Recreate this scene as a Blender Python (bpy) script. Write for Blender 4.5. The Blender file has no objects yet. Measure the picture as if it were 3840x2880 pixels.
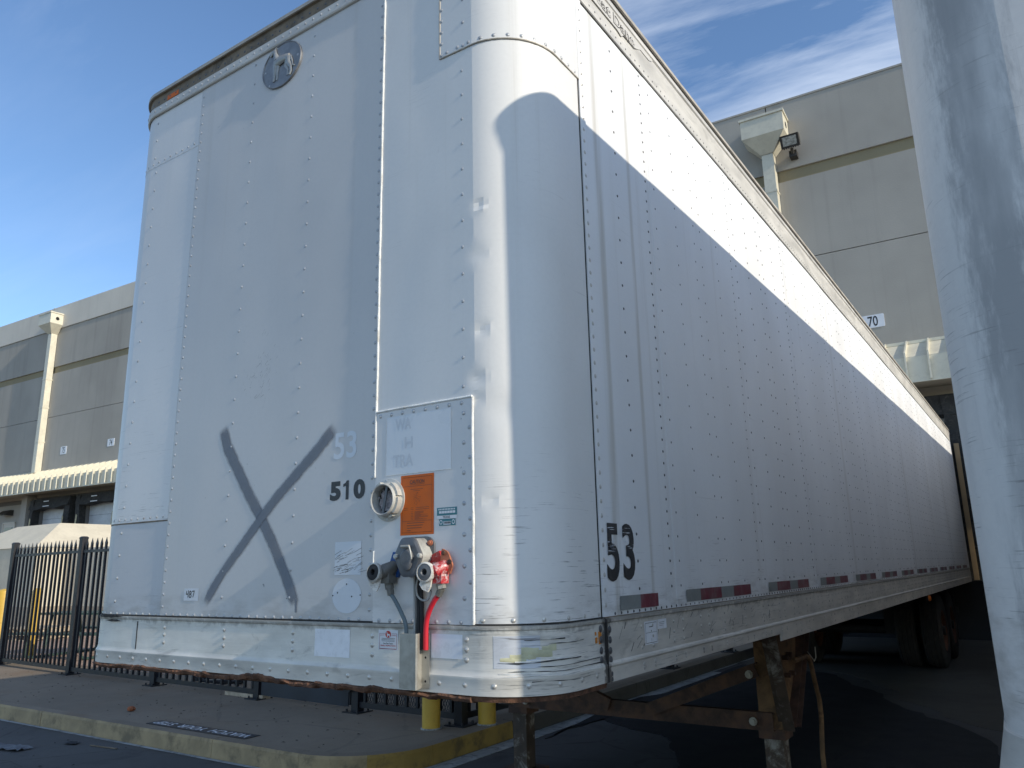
import bpy, math, random
from mathutils import Vector, Matrix, noise as mnoise
random.seed(7)
R = math.radians
scene = bpy.context.scene
COL = scene.collection

# ------------------------------------------------------------------ camera
CAM = Vector((1.30, -2.045, 1.53))
RX = Vector((0.8278237, 0.56062824, -0.02009704))      # camera right in the world
DN = Vector((-0.14663976, 0.18167159, -0.97236424))    # camera down in the world
FW = Vector((-0.5414838, 0.80789319, 0.23260244))      # camera forward in the world
cam_d = bpy.data.cameras.new('camera')
cam = bpy.data.objects.new('camera', cam_d)
COL.objects.link(cam)
cam_d.sensor_width = 36.0
cam_d.lens = 2895.0 / 3840.0 * 36.0
cam_d.clip_start = 0.05
cam_d.clip_end = 2000
M4 = Matrix.Identity(4)
for i in range(3):
    M4[i][0] = RX[i]; M4[i][1] = -DN[i]; M4[i][2] = -FW[i]; M4[i][3] = CAM[i]
cam.matrix_world = M4
scene.camera = cam

# ------------------------------------------------------------------ sun, sky, exposure
SUN_EL, SUN_FRONT = 24.4, 2.6         # degrees above the horizon, degrees in front of the trailer's front wall
SUN_STRENGTH, SKY_STRENGTH = 3.1, 0.15
sun_dir = Vector((math.cos(R(SUN_EL)) * math.cos(R(SUN_FRONT)), -math.cos(R(SUN_EL)) * math.sin(R(SUN_FRONT)), math.sin(R(SUN_EL))))
sd = bpy.data.lights.new('sun', 'SUN')
sd.energy = SUN_STRENGTH; sd.angle = R(0.53); sd.color = (1.0, 0.91, 0.755)
sun = bpy.data.objects.new('sun', sd)
COL.objects.link(sun)
sun.rotation_euler = sun_dir.to_track_quat('Z', 'Y').to_euler()
sun.location = (20, -2, 12)

wd = bpy.data.worlds.new('World'); scene.world = wd; wd.use_nodes = True
wt = wd.node_tree; wt.nodes.clear()
w_out = wt.nodes.new('ShaderNodeOutputWorld'); w_bg = wt.nodes.new('ShaderNodeBackground')
w_sky = wt.nodes.new('ShaderNodeTexSky'); w_sky.sky_type = 'NISHITA'; w_sky.sun_disc = False
w_sky.sun_elevation = R(SUN_EL); w_sky.sun_rotation = R(90 + SUN_FRONT)
w_sky.altitude = 100; w_sky.air_density = 1.05; w_sky.dust_density = 0.10; w_sky.ozone_density = 4.2
w_tc = wt.nodes.new('ShaderNodeTexCoord')


def wn(kind, **kw):
    n = wt.nodes.new(kind)
    for k, v in kw.items():
        if k in n.inputs: n.inputs[k].default_value = v
        else: setattr(n, k, v)
    return n


def wmath(op, a, b=None, clamp=False):
    n = wt.nodes.new('ShaderNodeMath'); n.operation = op; n.use_clamp = clamp
    for i, v in enumerate((a, b)):
        if v is None: continue
        if isinstance(v, (int, float)): n.inputs[i].default_value = v
        else: wt.links.new(v, n.inputs[i])
    return n.outputs[0]


# thin high cirrus: streaky noise on the plane of the cloud layer (direction / height)
w_sep = wn('ShaderNodeSeparateXYZ'); wt.links.new(w_tc.outputs['Generated'], w_sep.inputs[0])
zc = wmath('MAXIMUM', w_sep.outputs[2], 0.06)
cx = wmath('DIVIDE', w_sep.outputs[0], zc); cy = wmath('DIVIDE', w_sep.outputs[1], zc)
w_cmb = wn('ShaderNodeCombineXYZ'); wt.links.new(cx, w_cmb.inputs[0]); wt.links.new(cy, w_cmb.inputs[1])
w_map = wn('ShaderNodeMapping'); w_map.inputs['Rotation'].default_value = (0, 0, R(-38)); w_map.inputs['Scale'].default_value = (0.42, 2.0, 1)
w_map.inputs['Location'].default_value = (3.3, 1.1, 0)
wt.links.new(w_cmb.outputs[0], w_map.inputs['Vector'])
w_n1 = wn('ShaderNodeTexNoise', Scale=1.5, Detail=11.0, Roughness=0.62, Distortion=0.9); wt.links.new(w_map.outputs[0], w_n1.inputs['Vector'])
w_map2 = wn('ShaderNodeMapping'); w_map2.inputs['Scale'].default_value = (0.45, 0.45, 1); w_map2.inputs['Location'].default_value = (0.2, 4.4, 0)
wt.links.new(w_cmb.outputs[0], w_map2.inputs['Vector'])
w_n2 = wn('ShaderNodeTexNoise', Scale=1.0, Detail=2.0); wt.links.new(w_map2.outputs[0], w_n2.inputs['Vector'])
c1 = wmath('MULTIPLY', wmath('SUBTRACT', w_n1.outputs[0], 0.41, True), 1.9, True)
c2 = wmath('MULTIPLY', wmath('ADD', wmath('ADD', cx, 1.25), wmath('MULTIPLY', w_n2.outputs[0], 0.5)), 0.75, True)   # a bank of cirrus over one half of the sky
cl = wmath('MULTIPLY', c1, wmath('ADD', wmath('MULTIPLY', c2, 0.85), 0.09))
# an old contrail: a thin straight line across the cloud layer
n_tr = Vector((-0.292, 0.741, 0.605)).cross(Vector((-0.156, 0.779, 0.607))).normalized()
w_dot = wn('ShaderNodeVectorMath', operation='DOT_PRODUCT'); wt.links.new(w_tc.outputs['Generated'], w_dot.inputs[0]); w_dot.inputs[1].default_value = n_tr
tr = wmath('SUBTRACT', 1.0, wmath('DIVIDE', wmath('ABSOLUTE', w_dot.outputs['Value']), 0.006), True)
cl = wmath('ADD', cl, wmath('MULTIPLY', wmath('MULTIPLY', tr, 0.22), wmath('MULTIPLY', w_n2.outputs[0], c2)), True)
w_mix = wn('ShaderNodeMix', data_type='RGBA')
wt.links.new(cl, w_mix.inputs[0]); wt.links.new(w_sky.outputs[0], w_mix.inputs[6])
w_mix.inputs[7].default_value = (5.0, 5.5, 6.3, 1)
wt.links.new(w_mix.outputs[2], w_bg.inputs[0]); w_bg.inputs[1].default_value = SKY_STRENGTH
wt.links.new(w_bg.outputs[0], w_out.inputs[0])

scene.cycles.max_bounces = 14; scene.cycles.diffuse_bounces = 8
vs = scene.view_settings
vs.view_transform = 'Standard'; vs.look = 'None'; vs.gamma = 1.0; vs.exposure = 0.42
try: vs.use_curve_mapping = False
except Exception: pass


# ------------------------------------------------------------------ material helpers
class NT:
    def __init__(self, name):
        self.m = bpy.data.materials.new(name); self.m.use_nodes = True
        self.t = self.m.node_tree; self.t.nodes.clear()
        self.out = self.t.nodes.new('ShaderNodeOutputMaterial'); self.b = self.t.nodes.new('ShaderNodeBsdfPrincipled')
        self.t.links.new(self.b.outputs[0], self.out.inputs[0])

    def n(self, kind, **kw):
        n = self.t.nodes.new(kind)
        for k, v in kw.items(): setattr(n, k, v)
        return n

    def put(self, v, sock):
        if isinstance(v, (int, float)): sock.default_value = v
        elif isinstance(v, (tuple, list)): sock.default_value = tuple(v) if len(v) != 3 or sock.type == 'VECTOR' else (*v, 1)
        else: self.t.links.new(v, sock)

    def set(self, **kw):
        names = dict(color='Base Color', rough='Roughness', metal='Metallic', normal='Normal', alpha='Alpha', spec='Specular IOR Level', coat='Coat Weight', emit='Emission Color', emit_s='Emission Strength', trans='Transmission Weight')
        for k, v in kw.items(): self.put(v, self.b.inputs[names[k]])
        return self

    def uv(self): return self.n('ShaderNodeUVMap').outputs[0]
    def obj(self): return self.n('ShaderNodeTexCoord').outputs['Object']

    def map(self, vec, scale=(1, 1, 1), rot=(0, 0, 0), loc=(0, 0, 0)):
        m = self.n('ShaderNodeMapping'); self.put(vec, m.inputs['Vector'])
        m.inputs['Scale'].default_value = scale; m.inputs['Rotation'].default_value = rot; m.inputs['Location'].default_value = loc
        return m.outputs[0]

    def noise(self, vec, scale=1.0, detail=4.0, rough=0.5, dist=0.0):
        n = self.n('ShaderNodeTexNoise'); self.put(vec, n.inputs['Vector'])
        n.inputs['Scale'].default_value = scale; n.inputs['Detail'].default_value = detail
        n.inputs['Roughness'].default_value = rough; n.inputs['Distortion'].default_value = dist
        return n.outputs[0]

    def math(self, op, a, b=None, clamp=False):
        n = self.n('ShaderNodeMath'); n.operation = op; n.use_clamp = clamp
        self.put(a, n.inputs[0])
        if b is not None: self.put(b, n.inputs[1])
        return n.outputs[0]

    def step(self, v, lo, hi, a=0.0, b=1.0):
        n = self.n('ShaderNodeMapRange'); n.interpolation_type = 'SMOOTHSTEP'
        self.put(v, n.inputs['Value'])
        for k, x in zip(('From Min', 'From Max', 'To Min', 'To Max'), (lo, hi, a, b)): n.inputs[k].default_value = x
        return n.outputs[0]

    def mix(self, f, a, b, blend='MIX'):
        n = self.n('ShaderNodeMix', data_type='RGBA'); n.blend_type = blend
        self.put(f, n.inputs[0]); self.put(a, n.inputs[6]); self.put(b, n.inputs[7])
        return n.outputs[2]

    def sep(self, v):
        n = self.n('ShaderNodeSeparateXYZ'); self.put(v, n.inputs[0]); return n.outputs

    def bump(self, h, strength=0.2, dist=0.002):
        n = self.n('ShaderNodeBump'); self.put(h, n.inputs['Height']); n.inputs['Strength'].default_value = strength; n.inputs['Distance'].default_value = dist
        return n.outputs[0]


def simple(name, color, rough=0.5, metal=0.0, var=0.12, scale=6.0, dirt=None, dirt_amt=0.0, bump=0.0, coords='obj', dscale=9.0, ddist=0.6):
    k = NT(name); v = k.obj()
    n = k.noise(v, scale, 5, 0.6)
    c = k.mix(k.step(n, 0.3, 0.7), tuple(x * (1 - var) for x in color), tuple(min(1, x * (1 + var)) for x in color))
    if dirt:
        d = k.noise(v, dscale, 6, 0.7, ddist)
        c = k.mix(k.math('MULTIPLY', k.step(d, 0.48, 0.66), dirt_amt), c, dirt)
    k.set(color=c, rough=k.step(n, 0.2, 0.8, max(0.02, rough - 0.08), min(1, rough + 0.1)), metal=metal)
    if bump: k.set(normal=k.bump(k.noise(v, scale * 8, 4), bump, 0.004))
    return k.m


def paint_sheet(name, base, dirt=(0.40, 0.36, 0.29), streak=0.35, scratch=0.0, scr_lo=0.0, scr_hi=0.0, chips=0.25, rough=0.38, ghost=0.0, side=False, bands=(), band_col=(0.36, 0.315, 0.235), rag=0):
    """painted aluminium sheet; UV = (metres along the wall, metres above ground)"""
    k = NT(name); uv = k.uv(); s = k.sep(uv)
    big = k.noise(k.map(uv, (1.3, 0.8, 1)), 1.0, 4, 0.55)
    c = k.mix(k.step(big, 0.3, 0.72), tuple(x * 0.93 for x in base), tuple(min(1, x * 1.04) for x in base))
    fine = k.noise(k.map(uv, (60, 60, 1)), 1.0, 3)
    c = k.mix(k.math('MULTIPLY', k.step(fine, 0.35, 0.75), 0.10), c, tuple(x * 0.8 for x in base))
    # rain streaks running down
    st = k.noise(k.map(uv, (9 if side else 14, 0.22, 1), loc=(2.3, 0.4, 0)), 1.0, 5, 0.62, 0.15)
    st2 = k.noise(k.map(uv, (2.2, 0.5, 1), loc=(7.1, 1.7, 0)), 1.0, 2)
    sf = k.math('MULTIPLY', k.step(st, 0.53, 0.74), k.step(st2, 0.36, 0.64))
    c = k.mix(k.math('MULTIPLY', sf, streak), c, dirt)
    if ghost > 0:      # smeared grey road film
        g1 = k.noise(k.map(uv, (5.0, 0.45, 1), loc=(0.9, 2.2, 0)), 1.0, 5, 0.6, 0.4)
        g2 = k.noise(k.map(uv, (26, 34, 1), rot=(0, 0, R(25))), 1.0, 6, 0.72, 0.8)
        gf = k.step(k.math('ADD', g1, k.math('MULTIPLY', k.math('SUBTRACT', g2, 0.5), 0.55)), 0.42, 0.66)
        c = k.mix(k.math('MULTIPLY', gf, ghost), c, (0.30, 0.31, 0.345))
        g3 = k.noise(k.map(uv, (55, 45, 1), rot=(0, 0, R(35))), 1.0, 5, 0.7, 0.6)
        c = k.mix(k.math('MULTIPLY', k.step(g3, 0.5, 0.72), 0.35 * ghost), c, (0.36, 0.37, 0.40))
    for (bu, bw, ba) in bands:      # old rust-brown water stains down the wall
        wob = k.noise(k.map(uv, (40, 1.2, 1) if not rag else (30, 7, 1), loc=(bu, 0, 0)), 1.0, 4 if not rag else 8, 0.7)
        dd = k.math('ABSOLUTE', k.math('ADD', k.math('SUBTRACT', s[0], bu), k.math('MULTIPLY', k.math('SUBTRACT', wob, 0.5), bw * (1.0 + 1.0 * rag))))
        lv = k.noise(k.map(uv, (25, 0.8, 1) if not rag else (8, 1.6, 1), loc=(bu * 3, 1, 0)), 1.0, 3 if not rag else 6)
        c = k.mix(k.math('MULTIPLY', k.math('MULTIPLY', k.step(dd, bw * 0.25, bw, 1.0, 0.0), k.step(lv, 0.25, 0.6)), ba), c, band_col)
    # thin scrapes lying along the wall
    if scratch > 0:
        sn = k.noise(k.map(uv, (5.5, 170, 1)), 1.0, 5, 0.65, 0.25)
        sm = k.noise(k.map(uv, (4.2, 4.4, 1), loc=(1.2, 5.5, 0)), 1.0, 4, 0.6)
        hz = k.step(s[1], scr_lo, scr_hi, 1.0, 0.0)
        f = k.math('MULTIPLY', k.step(sn, 0.585, 0.63), k.math('MULTIPLY', k.step(k.math('ADD', sm, k.math('MULTIPLY', hz, 0.14)), 0.54, 0.68), k.math('ADD', k.math('MULTIPLY', hz, 0.85), 0.15)))
        c = k.mix(k.math('MULTIPLY', f, scratch), c, (0.17, 0.165, 0.16))
        # long hairlines at a slant, from passing branches
        hl = k.noise(k.map(uv, (1.1, 95, 1), rot=(0, 0, R(14))), 1.0, 4, 0.7)
        hm = k.noise(k.map(uv, (1.6, 1.2, 1), loc=(4, 9, 0)), 1.0, 3)
        c = k.mix(k.math('MULTIPLY', k.math('MULTIPLY', k.step(hl, 0.62, 0.66), k.step(hm, 0.52, 0.66)), 0.5 * scratch), c, (0.30, 0.29, 0.27))
    ch = k.noise(k.map(uv, (38, 26, 1)), 1.0, 3, 0.6, 0.4)
    cm = k.noise(k.map(uv, (2.6, 2.6, 1), loc=(3, 2, 0)), 1.0, 2)
    lowz = k.step(s[1], 1.35, 2.6, 1.0, 0.25)
    c = k.mix(k.math('MULTIPLY', k.math('MULTIPLY', k.math('MULTIPLY', k.step(ch, 0.70, 0.735), k.step(cm, 0.5, 0.62)), lowz), chips), c, (0.05, 0.05, 0.055))
    # grime held along the foot of the sheet
    gz = k.step(s[1], 1.37, 1.50, 1.0, 0.0)
    gn = k.noise(k.map(uv, (7, 20, 1)), 1.0, 4, 0.6)
    c = k.mix(k.math('MULTIPLY', k.math('MULTIPLY', gz, k.step(gn, 0.40, 0.7)), 0.40), c, (0.30, 0.27, 0.23))
    k.set(color=c, rough=k.step(big, 0.2, 0.8, rough - 0.06, rough + 0.12), spec=0.35)
    k.set(normal=k.bump(k.math('ADD', fine, k.math('MULTIPLY', big, 3.0)), 0.10, 0.0012))
    return k.m


def mill_alu(name, base=(0.50, 0.49, 0.465), scrape=0.6, dark=0.5, u_from=None, seam=None):
    k = NT(name); uv = k.uv(); s = k.sep(uv)
    n1 = k.noise(k.map(uv, (3.0, 9.0, 1)), 1.0, 5, 0.6)
    c = k.mix(k.step(n1, 0.3, 0.7), tuple(x * 0.8 for x in base), tuple(x * 1.1 for x in base))
    st = k.noise(k.map(uv, (16, 2.0, 1)), 1.0, 4, 0.6)
    c = k.mix(k.math('MULTIPLY', k.step(st, 0.50, 0.72), 0.35), c, (0.62, 0.60, 0.56))
    sc = k.noise(k.map(uv, (6, 140, 1), rot=(0, 0, R(3))), 1.0, 5, 0.65, 0.5)
    sm = k.noise(k.map(uv, (2.6, 5.0, 1), loc=(2.1, 0.6, 0)), 1.0, 3)
    if u_from: sm = k.math('MULTIPLY', sm, k.step(s[0], u_from, u_from + 0.18, 0.62, 1.32))      # scraped where the nose turns the corner
    c = k.mix(k.math('MULTIPLY', k.math('MULTIPLY', k.step(sc, 0.54, 0.64), k.step(sm, 0.44, 0.62)), scrape), c, (0.13, 0.125, 0.12))
    c = k.mix(k.math('MULTIPLY', k.math('MULTIPLY', k.step(k.math('SUBTRACT', 1.0, sc), 0.57, 0.63), k.step(sm, 0.46, 0.64)), scrape * 0.7), c, (0.72, 0.71, 0.68))
    g = k.noise(k.map(uv, (5, 14, 1), loc=(9, 3, 0)), 1.0, 6, 0.7, 0.8)
    c = k.mix(k.math('MULTIPLY', k.step(g, 0.56, 0.70), dark), c, (0.075, 0.065, 0.055))
    if seam:      # black grime bleeding from the rail joint
        wob = k.noise(k.map(uv, (30, 22, 1)), 1.0, 5, 0.65)
        dd = k.math('SUBTRACT', k.math('ABSOLUTE', k.math('SUBTRACT', s[0], seam)), k.math('MULTIPLY', k.math('SUBTRACT', wob, 0.42), 0.12))
        c = k.mix(k.step(dd, 0.0, 0.028, 0.85, 0.0), c, (0.035, 0.03, 0.027))
        zt = k.step(k.math('ADD', s[1], k.math('MULTIPLY', k.math('SUBTRACT', wob, 0.5), 0.07)), 1.325, 1.352)
        c = k.mix(k.math('MULTIPLY', zt, 0.55), c, (0.10, 0.09, 0.075))
    k.set(color=c, rough=k.step(n1, 0.2, 0.8, 0.42, 0.60), metal=0.12, normal=k.bump(k.math('ADD', sc, n1), 0.22, 0.002))
    return k.m


def wall_mat(name, base, var=0.08, streak=0.2, joint=None):
    k = NT(name); v = k.obj()
    a = k.noise(k.map(v, (0.25, 0.25, 0.25)), 1.0, 4, 0.6)
    b = k.noise(k.map(v, (30, 30, 30)), 1.0, 3)
    st = k.noise(k.map(v, (3.0, 3.0, 0.12)), 1.0, 5, 0.6)
    c = k.mix(k.step(a, 0.3, 0.7), tuple(x * (1 - var) for x in base), tuple(x * (1 + var) for x in base))
    c = k.mix(k.math('MULTIPLY', k.step(st, 0.5, 0.75), streak), c, tuple(x * 0.70 for x in base))
    pt = k.noise(k.map(v, (0.9, 0.9, 0.5), loc=(3, 1, 7)), 1.0, 6, 0.7, 0.5)
    c = k.mix(k.math('MULTIPLY', k.step(pt, 0.55, 0.62), 0.13), c, tuple(x * 1.18 for x in base))
    c = k.mix(k.math('MULTIPLY', k.step(b, 0.3, 0.7), 0.12), c, tuple(x * 0.8 for x in base))
    k.set(color=c, rough=0.85, spec=0.2, normal=k.bump(b, 0.25, 0.01))
    return k.m


def concrete_mat(name, base, stain=(0.12, 0.10, 0.085), stain_amt=0.6, rust=0.0, cracks=0.4):
    k = NT(name); v = k.obj()
    a = k.noise(k.map(v, (0.5, 0.5, 0.5)), 1.0, 6, 0.62)
    b = k.noise(k.map(v, (2.4, 2.4, 2.4), loc=(5, 1, 0)), 1.0, 6, 0.7, 0.5)
    f = k.noise(k.map(v, (90, 90, 90)), 1.0, 3, 0.7)
    c = k.mix(k.step(a, 0.3, 0.7), tuple(x * 0.82 for x in base), tuple(x * 1.12 for x in base))
    c = k.mix(k.math('MULTIPLY', k.step(b, 0.52, 0.70), stain_amt), c, stain)
    if rust > 0:
        r = k.noise(k.map(v, (0.7, 1.1, 0.7), loc=(1.5, 8, 0)), 1.0, 4, 0.6)
        c = k.mix(k.math('MULTIPLY', k.step(r, 0.52, 0.70), rust), c, (0.22, 0.13, 0.07))
    if cracks > 0:
        vo = k.n('ShaderNodeTexVoronoi'); vo.feature = 'DISTANCE_TO_EDGE'; vo.inputs['Scale'].default_value = 0.45
        k.put(k.map(k.n('ShaderNodeTexCoord').outputs['Object'], (1, 1, 1), loc=(3, 7, 0)), vo.inputs['Vector'])
        nn = k.noise(k.map(v, (3, 3, 3)), 1.0, 4)
        cr = k.step(k.math('ADD', vo.outputs['Distance'], k.math('MULTIPLY', k.math('SUBTRACT', nn, 0.5), 0.05)), 0.0, 0.006, 1.0, 0.0)
        c = k.mix(k.math('MULTIPLY', cr, cracks), c, (0.05, 0.045, 0.04))
    c = k.mix(k.math('MULTIPLY', k.step(f, 0.35, 0.7), 0.35), c, tuple(x * 0.66 for x in base))
    k.set(color=c, rough=k.step(b, 0.3, 0.8, 0.92, 0.72), spec=0.25, normal=k.bump(k.math('ADD', f, b), 0.35, 0.004))
    return k.m


# ------------------------------------------------------------------ materials
MT = {}
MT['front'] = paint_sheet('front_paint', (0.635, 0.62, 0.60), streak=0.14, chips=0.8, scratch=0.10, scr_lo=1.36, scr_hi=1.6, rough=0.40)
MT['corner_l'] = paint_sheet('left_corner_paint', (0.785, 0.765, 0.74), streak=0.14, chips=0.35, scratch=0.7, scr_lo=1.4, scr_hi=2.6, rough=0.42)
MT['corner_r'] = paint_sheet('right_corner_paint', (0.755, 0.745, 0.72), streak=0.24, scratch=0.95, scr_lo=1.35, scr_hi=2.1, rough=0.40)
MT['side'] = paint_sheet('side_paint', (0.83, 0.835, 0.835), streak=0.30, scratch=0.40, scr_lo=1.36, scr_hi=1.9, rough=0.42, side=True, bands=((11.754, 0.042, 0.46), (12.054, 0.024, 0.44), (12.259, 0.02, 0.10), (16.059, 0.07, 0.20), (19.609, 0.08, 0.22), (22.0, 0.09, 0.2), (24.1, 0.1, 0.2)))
MT['grey_sheet'] = paint_sheet('bare_lower_sheet', (0.61, 0.61, 0.615), streak=0.35, dirt=(0.30, 0.29, 0.28), scratch=0.35, scr_lo=1.36, scr_hi=1.8, rough=0.5)
MT['patch'] = paint_sheet('patch_paint', (0.715, 0.70, 0.68), streak=0.10, chips=0.7, scratch=0.1, scr_lo=1.36, scr_hi=1.5, rough=0.36)
MT['second'] = paint_sheet('second_trailer_paint', (0.76, 0.735, 0.705), dirt=(0.31, 0.30, 0.295), streak=0.85, scratch=0.6, scr_lo=1.2, scr_hi=3.6, rough=0.48, ghost=0.10, bands=((8.845, 0.12, 0.78),), band_col=(0.285, 0.28, 0.28), rag=1)
MT['second_side'] = paint_sheet('second_trailer_side_paint', (0.84, 0.845, 0.845), streak=0.3, scratch=0.3, scr_lo=1.2, scr_hi=1.7, rough=0.45, side=True)
MT['alu'] = mill_alu('mill_aluminium_rail', (0.70, 0.67, 0.605), 0.55, 0.30, u_from=10.95, seam=11.623)
MT['alu_bright'] = simple('torn_bright_metal', (0.78, 0.77, 0.74), 0.35, 0.4, 0.15, 30)
MT['alu_patch'] = mill_alu('old_sticker_film', (0.62, 0.645, 0.69), 0.8, 0.2)
MT['alu_clean'] = mill_alu('weathered_top_rail', (0.60, 0.57, 0.52), 0.25, 0.22)
MT['alu_side'] = mill_alu('side_rail_aluminium', (0.66, 0.62, 0.55), 0.45, 0.22, seam=11.623)
MT['alu_second'] = mill_alu('second_trailer_rail', (0.58, 0.56, 0.52), 0.9, 0.3)
MT['brown_strip'] = simple('brown_roof_strip', (0.20, 0.155, 0.105), 0.7, 0, 0.25, 7, (0.05, 0.04, 0.03), 0.7)
MT['caulk'] = simple('white_caulk', (0.80, 0.80, 0.77), 0.7, 0, 0.06, 30, (0.45, 0.42, 0.36), 0.6, 0.5)
MT['dark_gap'] = simple('black_seam', (0.03, 0.027, 0.025), 0.8)
MT['rivet'] = simple('painted_rivet', (0.46, 0.47, 0.48), 0.32, 0.25, 0.15, 40, (0.30, 0.28, 0.26), 0.5)
MT['rivet_dark'] = simple('dark_shaded_rivet', (0.12, 0.12, 0.125), 0.45, 0.5, 0.2, 30)  # dark tone also paints in the shaded look of the side-wall rivets
MT['rivet_rail'] = simple('rail_rivet', (0.62, 0.60, 0.56), 0.35, 0.5, 0.15, 40, (0.15, 0.13, 0.11), 0.5)
MT['wood_edge'] = simple('splintered_wood', (0.135, 0.066, 0.038), 1.0, 0, 0.45, 22, (0.055, 0.03, 0.02), 0.9, 0.9, 'obj', 14)
MT['black'] = simple('black_vinyl', (0.022, 0.022, 0.024), 0.5, 0, 0.2, 8)
MT['num_dark'] = simple('charcoal_vinyl', (0.035, 0.037, 0.04), 0.5, 0, 0.2, 14)
MT['white'] = simple('white_vinyl', (0.72, 0.73, 0.75), 0.45, 0, 0.06, 12)
MT['white_worn'] = simple('worn_white_sticker', (0.82, 0.83, 0.85), 0.5, 0, 0.05, 10, (0.5, 0.5, 0.5), 0.25, 0, 'obj', 30)
MT['ghost'] = simple('faded_sticker', (0.69, 0.715, 0.74), 0.32, 0, 0.03, 8)
MT['ghost_text'] = simple('faded_lettering', (0.585, 0.615, 0.65), 0.42, 0, 0.03, 8)
MT['ghost_light'] = simple('pale_lettering', (0.67, 0.70, 0.735), 0.40, 0, 0.03, 8)
MT['orange'] = simple('orange_sticker', (0.66, 0.125, 0.006), 0.62, 0, 0.08, 14)
MT['orange_ink'] = simple('orange_sticker_ink', (0.16, 0.052, 0.028), 0.5)
MT['teal'] = simple('teal_print', (0.035, 0.19, 0.22), 0.4, 0, 0.1)
MT['red_print'] = simple('red_print', (0.50, 0.035, 0.025), 0.45, 0, 0.1)
MT['maroon'] = simple('maroon_border', (0.30, 0.03, 0.04), 0.45)
MT['refl_red'] = simple('reflective_red', (0.16, 0.016, 0.030), 0.35, 0, 0.25, 20, (0.35, 0.3, 0.3), 0.25)
MT['refl_white'] = simple('reflective_silver', (0.23, 0.245, 0.235), 0.35, 0, 0.12, 20)
MT['steel_plate'] = simple('galvanised_cover', (0.40, 0.385, 0.34), 0.5, 0.4, 0.18, 18, (0.2, 0.18, 0.15), 0.4)
MT['cast_alu'] = simple('cast_vent_ring', (0.52, 0.51, 0.47), 0.5, 0.25, 0.12, 20, (0.25, 0.23, 0.2), 0.5)
MT['socket'] = simple('grey_socket_plastic', (0.115, 0.12, 0.13), 0.42, 0.1, 0.15, 20, (0.25, 0.25, 0.24), 0.3)
MT['socket_worn'] = simple('worn_socket_side', (0.42, 0.42, 0.39), 0.5, 0.1, 0.2, 18, (0.14, 0.14, 0.14), 0.6)
MT['rubber'] = simple('black_rubber', (0.022, 0.022, 0.023), 0.75, 0, 0.25, 25)
MT['tyre'] = simple('tyre_rubber', (0.028, 0.027, 0.026), 0.85, 0, 0.25, 15, (0.07, 0.06, 0.05), 0.4)
MT['rim'] = simple('rusty_rim', (0.13, 0.055, 0.03), 0.6, 0.2, 0.3, 12)
MT['red'] = simple('red_gladhand', (0.42, 0.02, 0.025), 0.45, 0, 0.15, 30, (0.70, 0.66, 0.64), 0.8, 0, 'obj', 40)
MT['red_hose'] = simple('red_air_hose', (0.55, 0.015, 0.03), 0.45, 0, 0.1)
MT['copper'] = simple('corroded_copper', (0.50, 0.18, 0.10), 0.55, 0.4, 0.25, 40)
MT['blue'] = simple('blue_bracket', (0.012, 0.075, 0.26), 0.5, 0, 0.1)
MT['grey_cast'] = simple('grey_gladhand', (0.155, 0.15, 0.135), 0.55, 0.3, 0.2, 40)
MT['chipped'] = simple('chipped_white_lever', (0.70, 0.68, 0.63), 0.5, 0, 0.1, 40, (0.2, 0.13, 0.1), 0.6, 0, 'obj', 60)
MT['blue_hose'] = simple('grey_blue_hose', (0.12, 0.16, 0.18), 0.5, 0, 0.12)
MT['grey_cable'] = simple('grey_cable', (0.36, 0.36, 0.34), 0.5, 0, 0.1)
MT['insul'] = simple('grey_wool_packing', (0.42, 0.38, 0.385), 0.95, 0, 0.3, 45, (0.2, 0.18, 0.18), 0.5, 1.0)
MT['rust_steel'] = simple('rusty_brown_steel', (0.085, 0.048, 0.035), 0.75, 0.1, 0.45, 9, (0.17, 0.085, 0.045), 0.5, 0.5)
MT['rust_light'] = simple('rust_yellow_plate', (0.20, 0.115, 0.055), 0.75, 0.1, 0.35, 7, (0.055, 0.03, 0.02), 0.7, 0.5)
MT['peeled'] = simple('peeled_paint_leg', (0.085, 0.06, 0.045), 0.7, 0.1, 0.35, 6, (0.42, 0.40, 0.36), 0.75, 0.4, 'obj', 6)
MT['dark_steel'] = simple('dark_frame_steel', (0.035, 0.033, 0.032), 0.7, 0.2, 0.3, 8)
MT['tan_side'] = simple('tan_roof_cap', (0.43, 0.39, 0.33), 0.55, 0.2, 0.15, 8)
MT['medal'] = simple('zinc_medallion', (0.27, 0.265, 0.26), 0.42, 0.6, 0.2, 16, (0.22, 0.21, 0.22), 0.3)
MT['medal_dog'] = simple('zinc_relief', (0.36, 0.355, 0.335), 0.4, 0.35, 0.15, 30)
MT['lamp_amber'] = simple('amber_lens', (0.70, 0.16, 0.01), 0.25, 0, 0.05)
MT['amber_chip'] = simple('amber_paint_chip', (0.62, 0.22, 0.02), 0.5)
MT['yellow_paint'] = simple('faded_green_yellow_flake', (0.50, 0.49, 0.32), 0.6, 0, 0.15, 20)
MT['wall'] = wall_mat('grey_beige_wall', (0.405, 0.380, 0.337), 0.11, 0.5)
MT['parapet'] = wall_mat('pale_parapet', (0.66, 0.62, 0.545))
MT['band'] = wall_mat('olive_recess_band', (0.31, 0.262, 0.165))
MT['beige_wall'] = wall_mat('beige_lower_wall', (0.50, 0.45, 0.36))
MT['dark_band'] = wall_mat('dark_header_band', (0.17, 0.16, 0.15))
MT['cream'] = simple('cream_metal', (0.66, 0.62, 0.50), 0.45, 0.05, 0.06, 3, (0.45, 0.42, 0.34), 0.3)
MT['hole'] = simple('dark_opening', (0.015, 0.015, 0.015), 0.9)
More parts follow.
